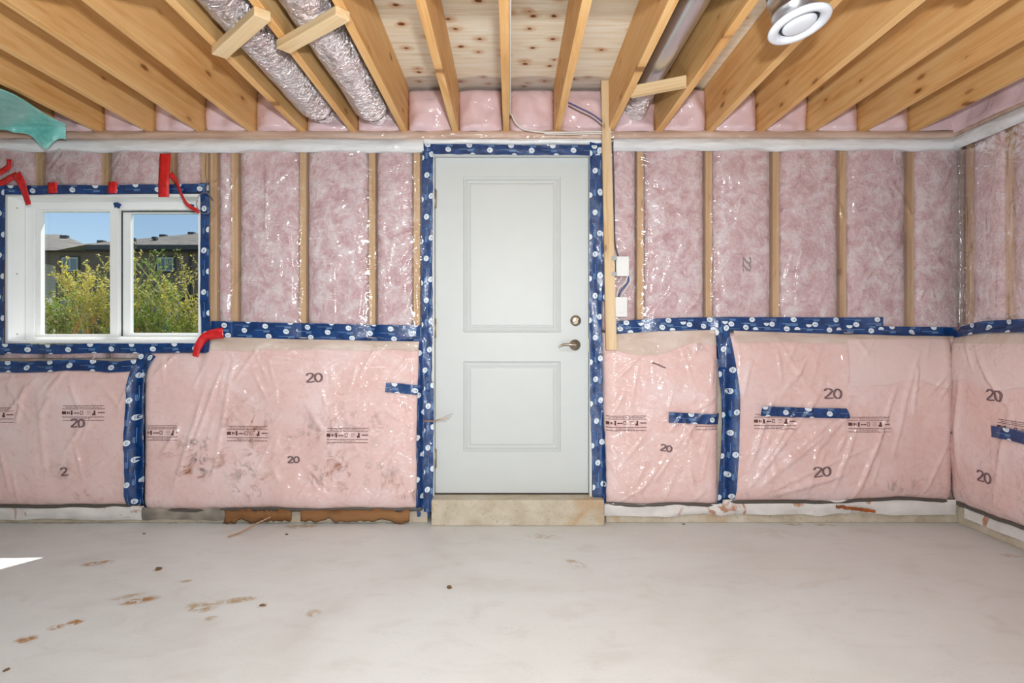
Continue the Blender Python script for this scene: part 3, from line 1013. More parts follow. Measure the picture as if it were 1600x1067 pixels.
BL['b1'] = blanket('b1', 'pink film-faced insulation blanket below the window, leftmost on the wall', M['bl1'])
BL['b2'] = blanket('b2', 'wide dirt-smudged pink insulation blanket between the window and the door', M['bl2'])
BL['b3'] = blanket('b3', 'narrow pink insulation blanket right beside the door handle', M['bl3'])
BL['b4'] = blanket('b4', 'creased pink insulation blanket on the back wall next to the right corner', M['bl4'])
BL['br'] = blanket('br', 'pink insulation blanket on the lower part of the right-hand wall', M['blr'], True)

def surf_strip(name, wm, a0, a1, z0, z1, lift, mat, parent, nu=60, nv=6, wob=0.0, flip=False):
    def fn(u, v):
        a = a0 + (a1 - a0) * u; z = z0 + (z1 - z0) * v
        z += wob * nz(a * 5, z0 * 9) * (1 - v) ** 3
        return wm.w(a, wm.d(a, z) + lift, z)
    return grid(name, nu, nv, fn, mat, parent, flip=flip)
surf_strip('flange', BK, X_(330), X_(655), Z_(547), Z_(522), 0.003, M['flange'], BL['b2'], 90, 6, .02)
surf_strip('flange', BK, X_(948), X_(1118), Z_(545), Z_(515), 0.003, M['flange'], BL['b3'], 60, 6, .06)
surf_strip('flange', BK, X_(1144), X_(1490), Z_(536), Z_(515), 0.003, M['flange'], BL['b4'], 100, 6, .02)
surf_strip('film_flap', BK, X_(1317), X_(1488), Z_(600), Z_(530), 0.004, M['flap'], BL['b4'], 100, 40, .05)
surf_strip('flange', RT, 0.05, 2.6, Z_(545), Z_(514), 0.003, M['flange'], BL['br'], 90, 6, .02, True)
surf_strip('film_flap', RT, 0.03, 0.9, Z_(598), Z_(536), 0.004, M['flap'], BL['br'], 100, 40, .05, True)

# printing on the blankets
def quad_print(name, rects, place, mat, parent):
    """rects in (u0,u1,v0,v1) metres about the mark's centre, place(u,v)->Vector"""
    vs_, fs_ = [], []
    for (u0, u1, v0, v1) in rects:
        n = max(1, int((u1 - u0) / 0.012))
        for i in range(n):
            ua = u0 + (u1 - u0) * i / n; ub = u0 + (u1 - u0) * (i + 1) / n
            b = len(vs_)
            vs_ += [place(ua, v0), place(ub, v0), place(ub, v1), place(ua, v1)]
            fs_.append((b, b + 1, b + 2, b + 3))
    return tag(mesh_obj(name, vs_, fs_, mat, parent), kind='stuff')
def mark_place(wm, px, py, rot=0.0, lift=0.0035, flip=1):
    a, z = wm.hit(px, py)
    c, s = math.cos(rot), math.sin(rot)
    def f(u, v):
        u = u * flip
        aa = a + (u * c - v * s) * (1 if wm.kind == 'back' else 1); zz = z + u * s + v * c
        return wm.w(aa, wm.d(aa, zz) + lift, zz)
    return f
def info_print(wm, px, py, parent, seed, clip=(-0.125, 0.125), rot=0.0):
    rr = random.Random(seed)
    R = []
    def line(v, h, u0, u1, gap):
        u = u0
        while u < u1:
            l = rr.uniform(0.008, 0.022)
            R.append((u, min(u + l, u1), v, v + h)); u += l + gap
    line(0.040, 0.0032, -0.115, 0.118, 0.0026); line(0.031, 0.0024, -0.10, 0.105, 0.004); line(0.022, 0.0030, -0.12, 0.122, 0.0026)
    line(-0.026, 0.0032, -0.122, 0.122, 0.002); line(-0.035, 0.0022, -0.06, 0.05, 0.004); line(-0.045, 0.0032, -0.12, 0.12, 0.0026)
    R += [(-0.122, -0.098, -0.008, 0.010), (-0.092, -0.084, -0.006, 0.008), (-0.080, -0.076, -0.006, 0.008), (-0.070, -0.060, -0.012, 0.014), (0.055, 0.066, -0.014, -0.002), (0.062, 0.072, -0.014, 0.014),
          (-0.015, -0.012, -0.010, 0.012), (-0.002, 0.001, -0.010, 0.012), (-0.012, -0.002, 0.009, 0.012), (-0.012, -0.002, -0.010, -0.007), (0.020, 0.045, 0.010, 0.0115), (0.020, 0.045, 0.002, 0.0035), (0.020, 0.045, -0.008, -0.0065)]
    line(-0.004, 0.006, -0.052, -0.020, 0.002); line(-0.002, 0.006, 0.085, 0.122, 0.002)
    R2 = [(max(a, clip[0]), min(b, clip[1]), c, d_) for a, b, c, d_ in R if b > clip[0] and a < clip[1]]
    quad_print('printed_label', R2, mark_place(wm, px, py, rot), M['ink'], parent)
for px, py, k, s, cl in [(130, 645, 'b1', 1, (-.2, .2)), (-10, 648, 'b1', 2, (-.2, .2)), (254, 676, 'b2', 3, (-.09, .09)), (387, 677, 'b2', 4, (-.2, .2)), (543, 680, 'b2', 5, (-.2, .2)),
                         (978, 661, 'b3', 6, (-.115, .2)), (1117, 659, 'b3', 7, (-.12, .015)), (1210, 658, 'b4', 8, (-.2, .2)), (1358, 663, 'b4', 9, (-.2, .2)), (1500, 673, 'b4', 10, (-.12, -.05))]:
    info_print(BK, px, py, BL[k], s, cl)
info_print(RT, 1590, 672, BL['br'], 11)

DIG = {'2': [(0.05, .78), (.2, 1), (.6, 1.0), (.8, .78), (.5, .4), (.08, .02), (.9, .05)],
       '0': [(.45, 1), (.12, .8), (.1, .3), (.4, 0), (.78, .2), (.82, .7), (.5, 1)],
       'L': [(.5, 1), (.25, .95), (.35, .5), (.1, .05), (.9, .05)], '-': [(-.6, .75), (.2, .6), (.9, .35), (1.7, .1)], 'v': [(.1, .9), (.5, 0), (.9, .9), (.2, .2)]}
def strokes(txt, place, h, wd, parent, mat=None, slant=0.0):
    vs_, fs_ = [], []
    ox = -len(txt) * 0.45
    for ch in txt:
        pts = [p.to_2d() for p in smooth_pts([(p[0] + ox, p[1] - 0.5, 0) for p in DIG[ch]], 4)]
        for rep in (0, 1):
            off = 0.0 if rep == 0 else 0.13
            for i in range(len(pts) - 1):
                p, q = pts[i] * h, pts[i + 1] * h
                p = p + Vector((off * h, 0)); q = q + Vector((off * h, 0))
                t_ = (q - p)
                if t_.length < 1e-6: continue
                nrm = Vector((-t_.y, t_.x)).normalized() * wd
                b = len(vs_)
                for r in (p - nrm, q - nrm, q + nrm, p + nrm): vs_.append(place(r.x, r.y))
                fs_.append((b, b + 1, b + 2, b + 3))
        ox += 0.95
    return tag(mesh_obj('handwritten_mark', vs_, fs_, mat or M['marker'], parent), kind='stuff')
for t_, px, py, k, h, rot in [('20', 121, 661, 'b1', .045, 0), ('2', 100, 737, 'b1', .045, .1), ('20', 490, 590, 'b2', .05, 0.05), ('20', 458, 718, 'b2', .035, 0), ('20', 1040, 700, 'b3', .036, -.15),
                              ('-', 1028, 570, 'b3', .035, -.1), ('20', 1300, 615, 'b4', .055, 0), ('20', 1283, 737, 'b4', .055, .1)]:
    strokes(t_, mark_place(BK, px, py, rot), h, 0.0032, BL[k])
for px, py, t_ in [(1553, 618, '20'), (1537, 745, '20')]:
    strokes(t_, mark_place(RT, px, py, 0), 0.055, 0.0032, BL['br'])
strokes('22', mark_place(BK, 1167, 412, -math.pi / 2, -0.001), 0.045, 0.0022, wall_back, M['faint_ink'])

# ------------------------------------------------------------------ base of wall: kerb, skirts, step
kerb = tag(box('trim_1', X_(946), XR - 0.001, D - 0.022, D + 0.011, 0.0, 0.115, M['curb'], bev=0.006), 'rough concrete footing strip along the wall right of the door', 'footing', kind='structure')
kerb = tag(box('trim_2', XL, X_(669), D - 0.022, D + 0.011, 0.0, 0.085, M['curb'], bev=0.006), 'rough concrete footing strip along the wall left of the door', 'footing', kind='structure')
kerb = tag(box('trim_3', XR - 0.022, XR + 0.011, 0.2, D - 0.024, 0.0, 0.105, M['curb'], bev=0.006), 'rough concrete footing strip along the right wall', 'footing', kind='structure')

def skirt(label, p0, p1, ytop, ybot, d0, mat, seed, n=90, amp=4):
    a0, a1 = X_(p0, D - d0), X_(p1, D - d0)
    def fn(u, v):
        a = a0 + (a1 - a0) * u
        yb = ybot + amp * nz(a * 3.1, seed) + amp * 0.5 * nz(a * 9, seed)
        py = yb + (ytop - yb) * v
        return BK.w(a, d0 + 0.012 * nz(a * 6, v * 1.5, seed) + 0.010 * math.sin(v * 2.4), Z_(py, D - d0))
    o = grid('plastic_skirt', n, 6, fn, mat)
    return tag(o, label, 'plastic sheet')
skirt('greyish plastic sheet edge below the leftmost blanket', -150, 226, 790, 812, 0.035, M['skirt'], 2.0)
M['skirt_grey'] = plain('dirty_grey_plastic', (158, 148, 136), 0.5, mot=0.45, coat=0.4, bump=(18, 0.6))
skirt('dirty grey crumpled plastic edge at the foot of the wide blanket', 222, 352, 792, 812, 0.04, M['skirt_grey'], 5.0, 60, 5)
skirt('rust-stained white plastic edge under the narrow blanket', 944, 1128, 787, 806, 0.035, M['skirt'], 8.0)
skirt('rust-stained white plastic edge under the creased blanket', 1128, 1492, 780, 804, 0.035, M['skirt'], 11.0, 150, 5)
def fn(u, v):
    a = 0.10 + 2.2 * u
    z = 0.05 + 0.01 * nz(a * 5, 3) + (0.15 - 0.05) * v
    return RT.w(a, 0.035 + 0.008 * nz(a * 6, v * 2), z)
tag(grid('plastic_skirt', 60, 5, fn, M['skirt'], flip=True), 'white plastic edge along the foot of the right wall', 'plastic sheet')
# torn rusty paper strip
def fn(u, v):
    px = 1306 + 62 * u
    py = 791 + 8 * u + 7 * (v - 0.5) * (0.6 + 0.8 * abs(nz(u * 7, 3.1))) + 2 * nz(u * 9, 1)
    return P(px, py, D - 0.058 - 0.006 * nz(u * 6, v))
M['rust'] = plain('rusty_brown', (168, 92, 40), 0.8, mot=0.45, bump=(25, 0.4))
tag(grid('torn_strip', 20, 3, fn, M['rust']), 'torn rust-brown strip on the white plastic near the right corner', 'scrap')
# brown stained wood pieces under the wide blanket
def wedge(px0, px1, y0, y1, nm, label, mat, seed):
    def fn(u, v):
        px = px0 + (px1 - px0) * u
        t_ = y1 + 7 * nz(u * 6, seed) + 6 * nz(u * 17, seed) + 2; b_ = y0 + 6 * nz(u * 5, seed + 3) + 5 * nz(u * 15, seed + 6)
        py = t_ + (b_ - t_) * v
        return P(px, py, D - 0.045 - 0.012 * math.sin(v * math.pi) + 0.004 * nz(u * 20, v * 3, seed))
    o = grid(nm, 40, 5, fn, mat)
    md = o.modifiers.new('depth', 'SOLIDIFY'); md.thickness = 0.015; md.offset = 0
    return tag(o, label, 'wood strip')
wedge(352, 455, 798, 811, 'wood_strip', 'short brown stained strip on the floor joint by the twig', M['stain_wood'], 1.0)
wedge(470, 640, 797, 811, 'wood_strip', 'long brown stained strip under the wide blanket beside the door', M['stain_wood'], 4.0)

step = tag(box('door_step', X_(674, 3.52), X_(944, 3.52), 3.515, D + 0.13, 0.0, Z_(781, 3.52), M['curb'], bev=0.008), 'rough concrete step under the white door', 'step')

# ------------------------------------------------------------------ door
YD = 3.645
def XD(px): return X_(px, YD)
def ZD(py): return Z_(py, YD)
door = thing('door_1', 'white two-panel exterior door with lever handle', 'door', (XD(799), YD, ZD(770)), kind='structure')
sx0, sx1, sz0, sz1 = XD(680.5), XD(919), ZD(770), ZD(246.5)
panels = [(XD(724), XD(876), ZD(519.5), ZD(276)), (XD(724), XD(874), ZD(705.5), ZD(564.5))]
bm = bmesh.new()
xs = [sx0, panels[0][0], panels[0][1], sx1]
zs = [sz0, panels[1][2], panels[1][3], panels[0][2], panels[0][3], sz1]
px0, px1 = panels[0][0], panels[0][1]
V = {}
def bv(x, y, z): return bm.verts.new((x, y, z))
for i in range(3):
    for j in range(5):
        if i == 1 and j in (1, 3): continue
        bm.faces.new([bv(xs[i], YD, zs[j]), bv(xs[i + 1], YD, zs[j]), bv(xs[i + 1], YD, zs[j + 1]), bv(xs[i], YD, zs[j + 1])])
for j in (1, 3):
    loops = []
    for ins, dp in ((0, 0), (0.003, 0.007), (0.010, 0.012), (0.018, 0.007), (0.026, 0.005), (0.034, 0.010), (0.038, 0.010), (0.042, 0.004), (0.050, 0.003)):
        x0, x1, z0, z1 = px0 + ins, px1 - ins, zs[j] + ins, zs[j + 1] - ins
        loops.append([bv(x0, YD + dp, z0), bv(x1, YD + dp, z0), bv(x1, YD + dp, z1), bv(x0, YD + dp, z1)])
    for a, b in zip(loops, loops[1:]):
        for k in range(4):
            bm.faces.new([a[k], a[(k + 1) % 4], b[(k + 1) % 4], b[k]])
    bm.faces.new(loops[-1])
add_box(bm, sx0, sx1, YD + 0.012, YD + 0.044, sz0, sz1)
for (x0, x1) in ((sx0, sx0 + 0.0001), (sx1 - 0.0001, sx1)):
    bm.faces.new([bv(x0, YD, sz0), bv(x0, YD + 0.012, sz0), bv(x0, YD + 0.012, sz1), bv(x0, YD, sz1)])
bmesh.ops.remove_doubles(bm, verts=bm.verts, dist=0.00005)
bm_obj('slab', bm, M['door'], door)
# frame: jambs and head
jx0, jx1, jz1 = X_(671), X_(925), Z_(240)
box('jamb', jx0, sx0 - 0.003, D - 0.004, WT + 0.06, Z_(780), jz1, M['frame'], door, 0.002)
box('jamb', sx1 + 0.003, jx1, D - 0.004, WT + 0.06, Z_(780), jz1, M['frame'], door, 0.002)
box('head', jx0, jx1, D - 0.0035, WT + 0.06, sz1 + 0.003, jz1, M['frame'], door, 0.002)
box('stop', sx0 - 0.002, sx1 + 0.002, YD + 0.046, YD + 0.07, sz0, sz1 + 0.002, M['seal'], door)
box('sill', sx0 - 0.004, sx1 + 0.004, YD - 0.01, WT + 0.06, Z_(781, 3.63), sz0 - 0.003, M['sweep'], door, 0.003)
box('jack_stud', X_(927), X_(927) + 0.02, D + 0.004, WT, zc, zplate0, M['stud'], wall_back)
for py in (311, 513, 716):
    h = tube('hinge', [(sx0 - 0.002, YD - 0.008, ZD(py + 15)), (sx0 - 0.002, YD - 0.008, ZD(py - 15))], 0.0065, M['nickel'], door, 10)
    box('leaf', sx0 + 0.001, sx0 + 0.008, YD - 0.004, YD + 0.001, ZD(py + 14), ZD(py - 14), M['nickel'], h)
# deadbolt
c = Vector((XD(899.5), YD, ZD(501)))
toward = Matrix.Translation(c) @ Matrix.Rotation(math.pi / 2, 4, 'X')     # local z -> -Y
db = lathe('deadbolt', [(0.0, 0.014), (0.012, 0.014), (0.022, 0.013), (0.028, 0.009), (0.0325, 0.004), (0.033, 0.0)], M['nickel'], toward, door)
box('thumb_turn', -0.020, 0.020, -0.004, 0.004, 0.012, 0.030, M['nickel'], db, 0.003, mtx=toward @ Matrix.Rotation(0.6, 4, 'Z'))
c2 = Vector((XD(898.5), YD, ZD(539)))
toward2 = Matrix.Translation(c2) @ Matrix.Rotation(math.pi / 2, 4, 'X')
lv = lathe('lever_rose', [(0.0, 0.05), (0.010, 0.05), (0.0125, 0.044), (0.013, 0.018), (0.020, 0.014), (0.028, 0.009), (0.0335, 0.003), (0.034, 0.0)], M['nickel'], toward2, door)
pts = smooth_pts([c2 + Vector((0.004, -0.046, 0.001)), c2 + Vector((-0.03, -0.050, 0.003)), c2 + Vector((-0.06, -0.047, 0.004)), c2 + Vector((-0.085, -0.043, -0.001)), c2 + Vector((-0.103, -0.044, -0.012))], 6)
tube('lever', pts, [0.0115 - 0.006 * i / (len(pts) - 1) for i in range(len(pts))], M['nickel'], lv, 10)
box('strike_plate', sx1 + 0.0005, sx1 + 0.0028, YD - 0.004, YD + 0.02, ZD(550), ZD(528), M['nickel'], door)

# ------------------------------------------------------------------ window
win = thing('window_1', 'white vinyl sliding window with deep white jamb', 'window', (X_(163), D, Z_(537)), kind='structure')
ax0, ax1, az0, az1 = X_(10.5), X_(315.5), Z_(536.5), Z_(303.5)
YW = 3.715
T = 0.017
def ring(name, x0, x1, z0, z1, t, y0, y1, mat, parent, bev=0.002, tl=None):
    tl = tl or (t, t, t, t)     # left, right, bottom, top
    o_ = [(x0, z0), (x1, z0), (x1, z1), (x0, z1)]
    i_ = [(x0 + tl[0], z0 + tl[2]), (x1 - tl[1], z0 + tl[2]), (x1 - tl[1], z1 - tl[3]), (x0 + tl[0], z1 - tl[3])]
    bm_ = bmesh.new()
    L = [[bm_.verts.new((x, y, z)) for x, z in lp] for lp, y in ((o_, y0), (i_, y0), (i_, y1), (o_, y1))]
    for a, b in zip(L, L[1:] + L[:1]):
        for k in range(4): bm_.faces.new([a[k], a[(k + 1) % 4], b[(k + 1) % 4], b[k]])
    bmesh.ops.recalc_face_normals(bm_, faces=bm_.faces)
    if bev: bmesh.ops.bevel(bm_, geom=list(bm_.edges), offset=bev, segments=2, affect='EDGES')
    return bm_obj(name, bm_, mat, parent)
ring('jamb_extension', ax0, ax1, az0, az1, T, D - 0.012, 3.81, M['jamb'], win)
def XW(px, Y=YW): return X_(px, Y)
# outer frame
fr = ring('window_frame', ax0 + T, ax1 - T, az0 + T, az1 - T, 0.05, YW, YW + 0.085, M['vinyl'], win, 0.004, (X_(54, YW) - ax0 - T, 0.012, 0.026, 0.05))
fx0, fx1 = X_(54, YW), ax1 - T - 0.012
fz0, fz1 = az0 + T + 0.026, az1 - T - 0.05
YA, YS = YW + 0.010, YW + 0.050
m0, m1 = X_(171.5, YA), X_(184.5, YA)
gl0 = X_(63.5, YA)
fs = ring('fixed_sash', fx0, m1, fz0, fz1, 0.03, YA, YW + 0.046, M['vinyl'], win, 0.002, (gl0 - fx0, m1 - m0, 0.014, 0.010))
box('pane', gl0, m0, YW + 0.026, YW + 0.030, fz0 + 0.014, fz1 - 0.010, M['glass'], fs)
s0, s1 = m1 - 0.004, X_(204, YS)
ss = ring('sliding_sash', s0, fx1, fz0 + 0.002, fz1 - 0.002, 0.03, YS, YW + 0.082, M['vinyl'], win, 0.002, (s1 - s0, 0.010, 0.020, 0.012))
box('pane', s1, fx1 - 0.010, YW + 0.062, YW + 0.066, fz0 + 0.022, fz1 - 0.014, M['glass2'], ss)
box('seal', m1 + 0.0005, m1 + 0.005, YS - 0.010, YS - 0.001, fz0, fz1, M['seal'], win)
box('head_seal', m1 + 0.006, fx1, YS - 0.010, YS - 0.001, fz1 - 0.007, fz1 - 0.001, M['seal'], win)
for px, py in ((24, 325), (24, 428), (24, 522)):
    lathe('screw_head', [(0, 0.002), (0.004, 0.0015), (0.005, 0)], M['nickel'], Matrix.Translation((ax0 + T, P(px, py, 3.655).y, Z_(py, 3.655))) @ Matrix.Rotation(math.pi / 2, 4, 'Y'), win, 10)

# ------------------------------------------------------------------ tape
def tape_map(wm, pxs, width, lift, seed, wr=0.0025, off=None):
    """returns (fn(s, v) -> Vector, length); s metres along, v metres across"""
    pts = [wm.hit(*p) for p in pxs]
    pts3 = smooth_pts([(p[0], p[1], 0) for p in pts], 10) if len(pts) > 2 else [Vector((p[0], p[1], 0)) for p in pts]
    cum = [0.0]
    for p, q in zip(pts3, pts3[1:]): cum.append(cum[-1] + (q - p).length)
    L = cum[-1]
    def fn(s, v, extra=0.0):
        s_ = max(0.0, min(L, s))
        i = 0
        while i < len(cum) - 2 and cum[i + 1] < s_: i += 1
        seg_ = cum[i + 1] - cum[i] or 1e-9
        t_ = (s_ - cum[i]) / seg_
        p = pts3[i].lerp(pts3[i + 1], t_)
        ta = (pts3[min(i + 2, len(pts3) - 1)] - pts3[max(i - 1, 0)]).normalized()
        tb = (pts3[i + 1] - pts3[i]).normalized()
        ta = (ta + tb).normalized()
        vv = v + 0.0035 * nz(s * 4.3, seed, 2.2) + (0.003 * nz(s * 19, seed + v * 9, 0) if wr > 0.003 else 0)
        a = p.x - ta.y * vv; z = p.y + ta.x * vv
        base = max(wm.d(a, z), 0.0)
        if off is not None: base = off(a, z, base)
        dd = base + lift + extra + wr * (nz(s * 11, v * 30, seed) + 0.35 * nz(s * 24, v * 40, seed))
        return wm.w(a, dd, z)
    return fn, L

def tape(label, pxs, wpx, wm=BK, lift=0.007, seed=None, wr=0.0025, phase=0.0, off=None, ends=(0, 0), group='blue printed tape strips'):
    global tape_n
    tape_n += 1
    seed = tape_n * 2.37
    width = wpx / 262.0
    fn, L = tape_map(wm, pxs, width, lift + 0.0004 * tape_n, seed, wr, off)
    nu = max(4, int(L / 0.007)); nv = max(4, int(width / 0.008))
    rr = random.Random(tape_n)
    def g(u, v):
        return fn(u * L + ((v - 0.5) * ends[0] * (1 - u) + (v - 0.5) * ends[1] * u), (v - 0.5) * width)
    root = grid('tape_strip', nu, nv, g, M['tape'], None, flip=(wm.kind == 'right'))
    tag(root, label, 'tape', group)
    # printed logos: round badges in staggered rows with fine lettering bars
    wv, wf, bv_, bf, pv, pf = [], [], [], [], [], []
    half = width / 2
    per = 0.249
    def clip(v): return max(-half + 0.0005, min(half - 0.0005, v))
    def patch(vs_, fs_, u0, u1, v0, v1, ex):
        if u1 <= 0.002 or u0 >= L - 0.002: return
        u0, u1 = max(u0, 0.001), min(u1, L - 0.001)
        v0, v1 = clip(v0), clip(v1)
        if v1 - v0 < 0.0008: return
        n = max(1, int((u1 - u0) / 0.012))
        for i in range(n):
            ua, ub = u0 + (u1 - u0) * i / n, u0 + (u1 - u0) * (i + 1) / n
            b = len(vs_)
            vs_ += [fn(ua, v0, ex), fn(ub, v0, ex), fn(ub, v1, ex), fn(ua, v1, ex)]
            fs_.append((b, b + 1, b + 2, b + 3))
    rows = []
    v = 0.026; k = 0
    ph = [0.0, 0.124, 0.022, 0.146]
    vv = [0.024, -0.004, -0.036, 0.052]
    for k in range(4):
        if abs(vv[k]) - 0.016 > half: continue
        s = ph[k] + phase - per
        while s < L + per:
            cx_, cv_ = s, vv[k]
            if 0.012 < cx_ < L - 0.012 and -half - 0.008 < cv_ < half + 0.008:
                nseg = 14
                b = len(wv)
                ctr_v = clip(cv_)
                wv.append(fn(cx_, ctr_v, 0.0026))
                for q in range(nseg):
                    an = 2 * math.pi * q / nseg
                    ru, rv = 0.0175 * math.cos(an), 0.0150 * math.sin(an)
                    ru, rv = ru * 0.94 - rv * 0.34, rv * 0.94 + ru * 0.34
                    wv.append(fn(cx_ + ru, clip(cv_ - rv), 0.0026))
                for q in range(nseg): wf.append((b, b + 1 + q, b + 1 + (q + 1) % nseg))
                if abs(cv_) < half - 0.006:
                    patch(bv_, bf, cx_ - 0.011, cx_ + 0.008, cv_ + 0.0025, cv_ + 0.0045, 0.0026)
                    patch(bv_, bf, cx_ - 0.009, cx_ + 0.012, cv_ - 0.0045, cv_ - 0.0022, 0.0026)
                    patch(bv_, bf, cx_ - 0.004, cx_ - 0.001, cv_ - 0.004, cv_ + 0.004, 0.0026)
                    patch(bv_, bf, cx_ + 0.004, cx_ + 0.007, cv_ - 0.004, cv_ + 0.004, 0.0026)
            # fine lettering beside the badge
            patch(pv, pf, cx_ + 0.06, cx_ + 0.15, cv_ + 0.002, cv_ + 0.0038, 0.0015)
            patch(pv, pf, cx_ + 0.115, cx_ + 0.152, cv_ - 0.0035, cv_ - 0.001, 0.0015)
            patch(pv, pf, cx_ + 0.115, cx_ + 0.148, cv_ - 0.0085, cv_ - 0.006, 0.0015)
            s += per
    if wf: tag(mesh_obj('printed_badges', wv, wf, M['print_white'], root), kind='stuff')
    if bf: tag(mesh_obj('badge_lettering', bv_, bf, M['print_blue'], root), kind='stuff')
    if pf: tag(mesh_obj('fine_lettering', pv, pf, M['print_pale'], root), kind='stuff')
    return root
tape_n = 0
def flat(dv): return lambda a, z, b: max(dv, b)
# horizontals
tape('blue printed tape running level from the window to the door', [(330, 514), (430, 516.5), (540, 519), (662, 521)], 25, phase=0.085)
tape('upper of the two overlapping level blue tapes starting at the upright wood strip', [(955, 512), (1040, 507), (1130, 505), (1250, 506), (1379, 505)], 20, phase=0.09)
tape('lower of the two overlapping level blue tapes, ending at the room corner', [(962, 513), (1040, 510), (1120, 509), (1240, 513), (1370, 516), (1450, 518), (1492, 519)], 14, phase=0.15)
tape('blue printed tape on the right-hand wall at mid height', [(1498, 519), (1530, 513), (1570, 510), (1640, 508), (1760, 510)], 18, RT, phase=0.1, lift=0.014)
# door surround
tape('blue tape strip along the top edge of the door frame', [(661, 234), (740, 233.5), (830, 235.5), (940, 236)], 16, off=flat(0.012), phase=0.03, wr=0.004)
tape('blue tape down the upper left side of the door frame', [(669, 227), (668, 330), (668, 430), (668.5, 525)], 17, off=flat(0.012), phase=0.06, wr=0.004)
tape('blue tape down the lower left side of the door frame', [(667, 512), (665, 600), (664, 700), (662.5, 806)], 20, off=flat(0.012), phase=0.13, wr=0.004)
tape('narrow overlapping blue tape beside the lower door hinge', [(671, 596), (671, 680), (670, 798)], 15, off=flat(0.016), phase=0.02, wr=0.005)
tape('long blue tape down the right side of the door frame', [(931, 222), (930.5, 400), (931, 560), (933, 690), (936, 787)], 20, off=flat(0.012), phase=0.05, wr=0.004)
tape('blue tape edge between the door frame and the upright wood strip', [(938, 228), (939.5, 330), (939, 470)], 13, off=flat(0.010), phase=0.16, wr=0.004)
# blanket joints
tape('curved vertical blue tape over the joint of the two right blankets', [(1126, 500), (1129, 530), (1138, 580), (1143, 630), (1141, 700), (1131, 786)], 22, phase=0.05, lift=0.006)
tape('dark bowed vertical blue tape left of the wide blanket', [(236, 551), (225, 585), (213, 630), (210, 690), (212, 750), (219, 802)], 27, phase=0.02, lift=0.007, wr=0.006)
tape('wavy blue tape under the window tape ending at bowed strip', [(-60, 572), (60, 573), (120, 570), (180, 573), (222, 569)], 17, phase=0.03, lift=0.005, wr=0.004)
# window surround
tape('blue tape along the bottom of the window frame', [(-4, 545), (100, 545), (220, 544), (326, 543.5)], 15, off=flat(0.013), phase=0.06)
tape('blue tape along the top of the window frame', [(6, 297), (120, 296.5), (230, 296), (328, 295)], 14, off=flat(0.013), phase=0.05)
tape('blue tape down the right side of the window frame', [(322.5, 287), (323, 380), (322, 470), (322, 550)], 14, off=flat(0.013), phase=0.03, wr=0.004)
tape('blue tape down the left side of the window frame', [(3, 291), (3, 400), (3, 555)], 15, off=flat(0.013), phase=0.04)
# short patches
tape('short blue tape patch on the wide blanket touching door tape', [(603, 605), (630, 607), (657, 609)], 15, phase=0.05, lift=0.005)
tape('short blue tape patch on the narrow blanket', [(1044, 652), (1080, 653), (1122, 653)], 16, phase=0.13, lift=0.005, ends=(0.0, 0.01))
tape('blue tape patch across the middle of the creased blanket', [(1188, 642), (1250, 644), (1325, 645)], 15, phase=0.02, lift=0.007, ends=(0.01, -0.03))
tape('slanted blue tape patch on the right-hand wall blanket', [(1554, 673), (1580, 678), (1625, 690)], 16, RT, phase=0.1, lift=0.010)

# red tape scraps
def ribbon(label, px, w, mat, ys, twist=0.0, group='red tape scraps'):
    """px list of pixel points, ys depth from the wall plane for each; w in pixels"""
    pts = smooth_pts([P(p[0], p[1], D - y) for p, y in zip(px, ys)], 6)
    n = len(pts)
    vs_, fs_ = [], []
    for i, p in enumerate(pts):
        t_ = (pts[min(i + 1, n - 1)] - pts[max(i - 1, 0)]).normalized()
        side = t_.cross(Vector((0, 1, 0)))
        if side.length < 0.05: side = Vector((1, 0, 0))
        side.normalize()
        side = Matrix.Rotation(twist * math.sin(i / max(1, n - 1) * math.pi), 3, t_) @ side
        h = (w if not isinstance(w, (list, tuple)) else w[0] + (w[1] - w[0]) * i / (n - 1)) / 520.0
        for k in (-1, -0.33, 0.33, 1):
            vs_.append(p + side * h * k + Vector((0, -0.003 * nz(i * 0.6, k * 2), 0)))
    for i in range(n - 1):
        for k in range(3):
            b = i * 4 + k
            fs_.append((b, b + 1, b + 5, b + 4))
    o = mesh_obj('red_tape', vs_, fs_, mat, None, True)
    md = o.modifiers.new('thickness', 'SOLIDIFY'); md.thickness = 0.0008
    return tag(o, label, 'tape', group)
RG = None
ribbon('short torn red tape end above the top left window corner', [(-8, 272), (6, 266), (14, 259), (15, 249)], 9, M['red'], [.03, .035, .04, .045])
ribbon('folded red tape hanging over the top left window corner', [(-12, 291), (4, 285), (18, 277), (27, 273)], 10, M['red'], [.035, .04, .05, .055])
ribbon('red tape tail dangling down over the left window jamb', [(25, 271), (33, 285), (39, 301), (45, 320)], [15, 8], M['red'], [.058, .055, .05, .045])
ribbon('small red tape patch left on top window tape', [(82, 285), (82, 294), (83, 302)], 15, M['red'], [.040, .041, .040])
ribbon('small red tape patch at the middle of top window tape', [(176, 284), (176, 293), (176, 302)], 14, M['red'], [.040, .041, .040])
ribbon('broad upright red tape strip crossing the top window tape', [(258, 240), (257, 262), (256, 285), (256, 308)], 17, M['red'], [.038, .044, .048, .046])
ribbon('curling thin red tape tail beside the wire coil', [(266, 271), (275, 283), (283, 303), (293, 320), (312, 331)], [9, 6], M['red'], [.045, .05, .055, .05, .045], 0.6)
ribbon('red tape scrap draped at the lower right window corner', [(305, 557), (309, 543), (318, 529), (330, 523), (349, 520)], [9, 17], M['red'], [.04, .045, .05, .055, .05], 0.4)
M['blue_scrap'] = M['tape']
o = ribbon('small blue tape scrap hanging at the window head centre', [(178, 321), (183, 320), (188, 323)], 8, M['tape'], [-.10, -.10, -.095], group='blue tape scraps on the window'); o.name = 'blue_tape_scrap'
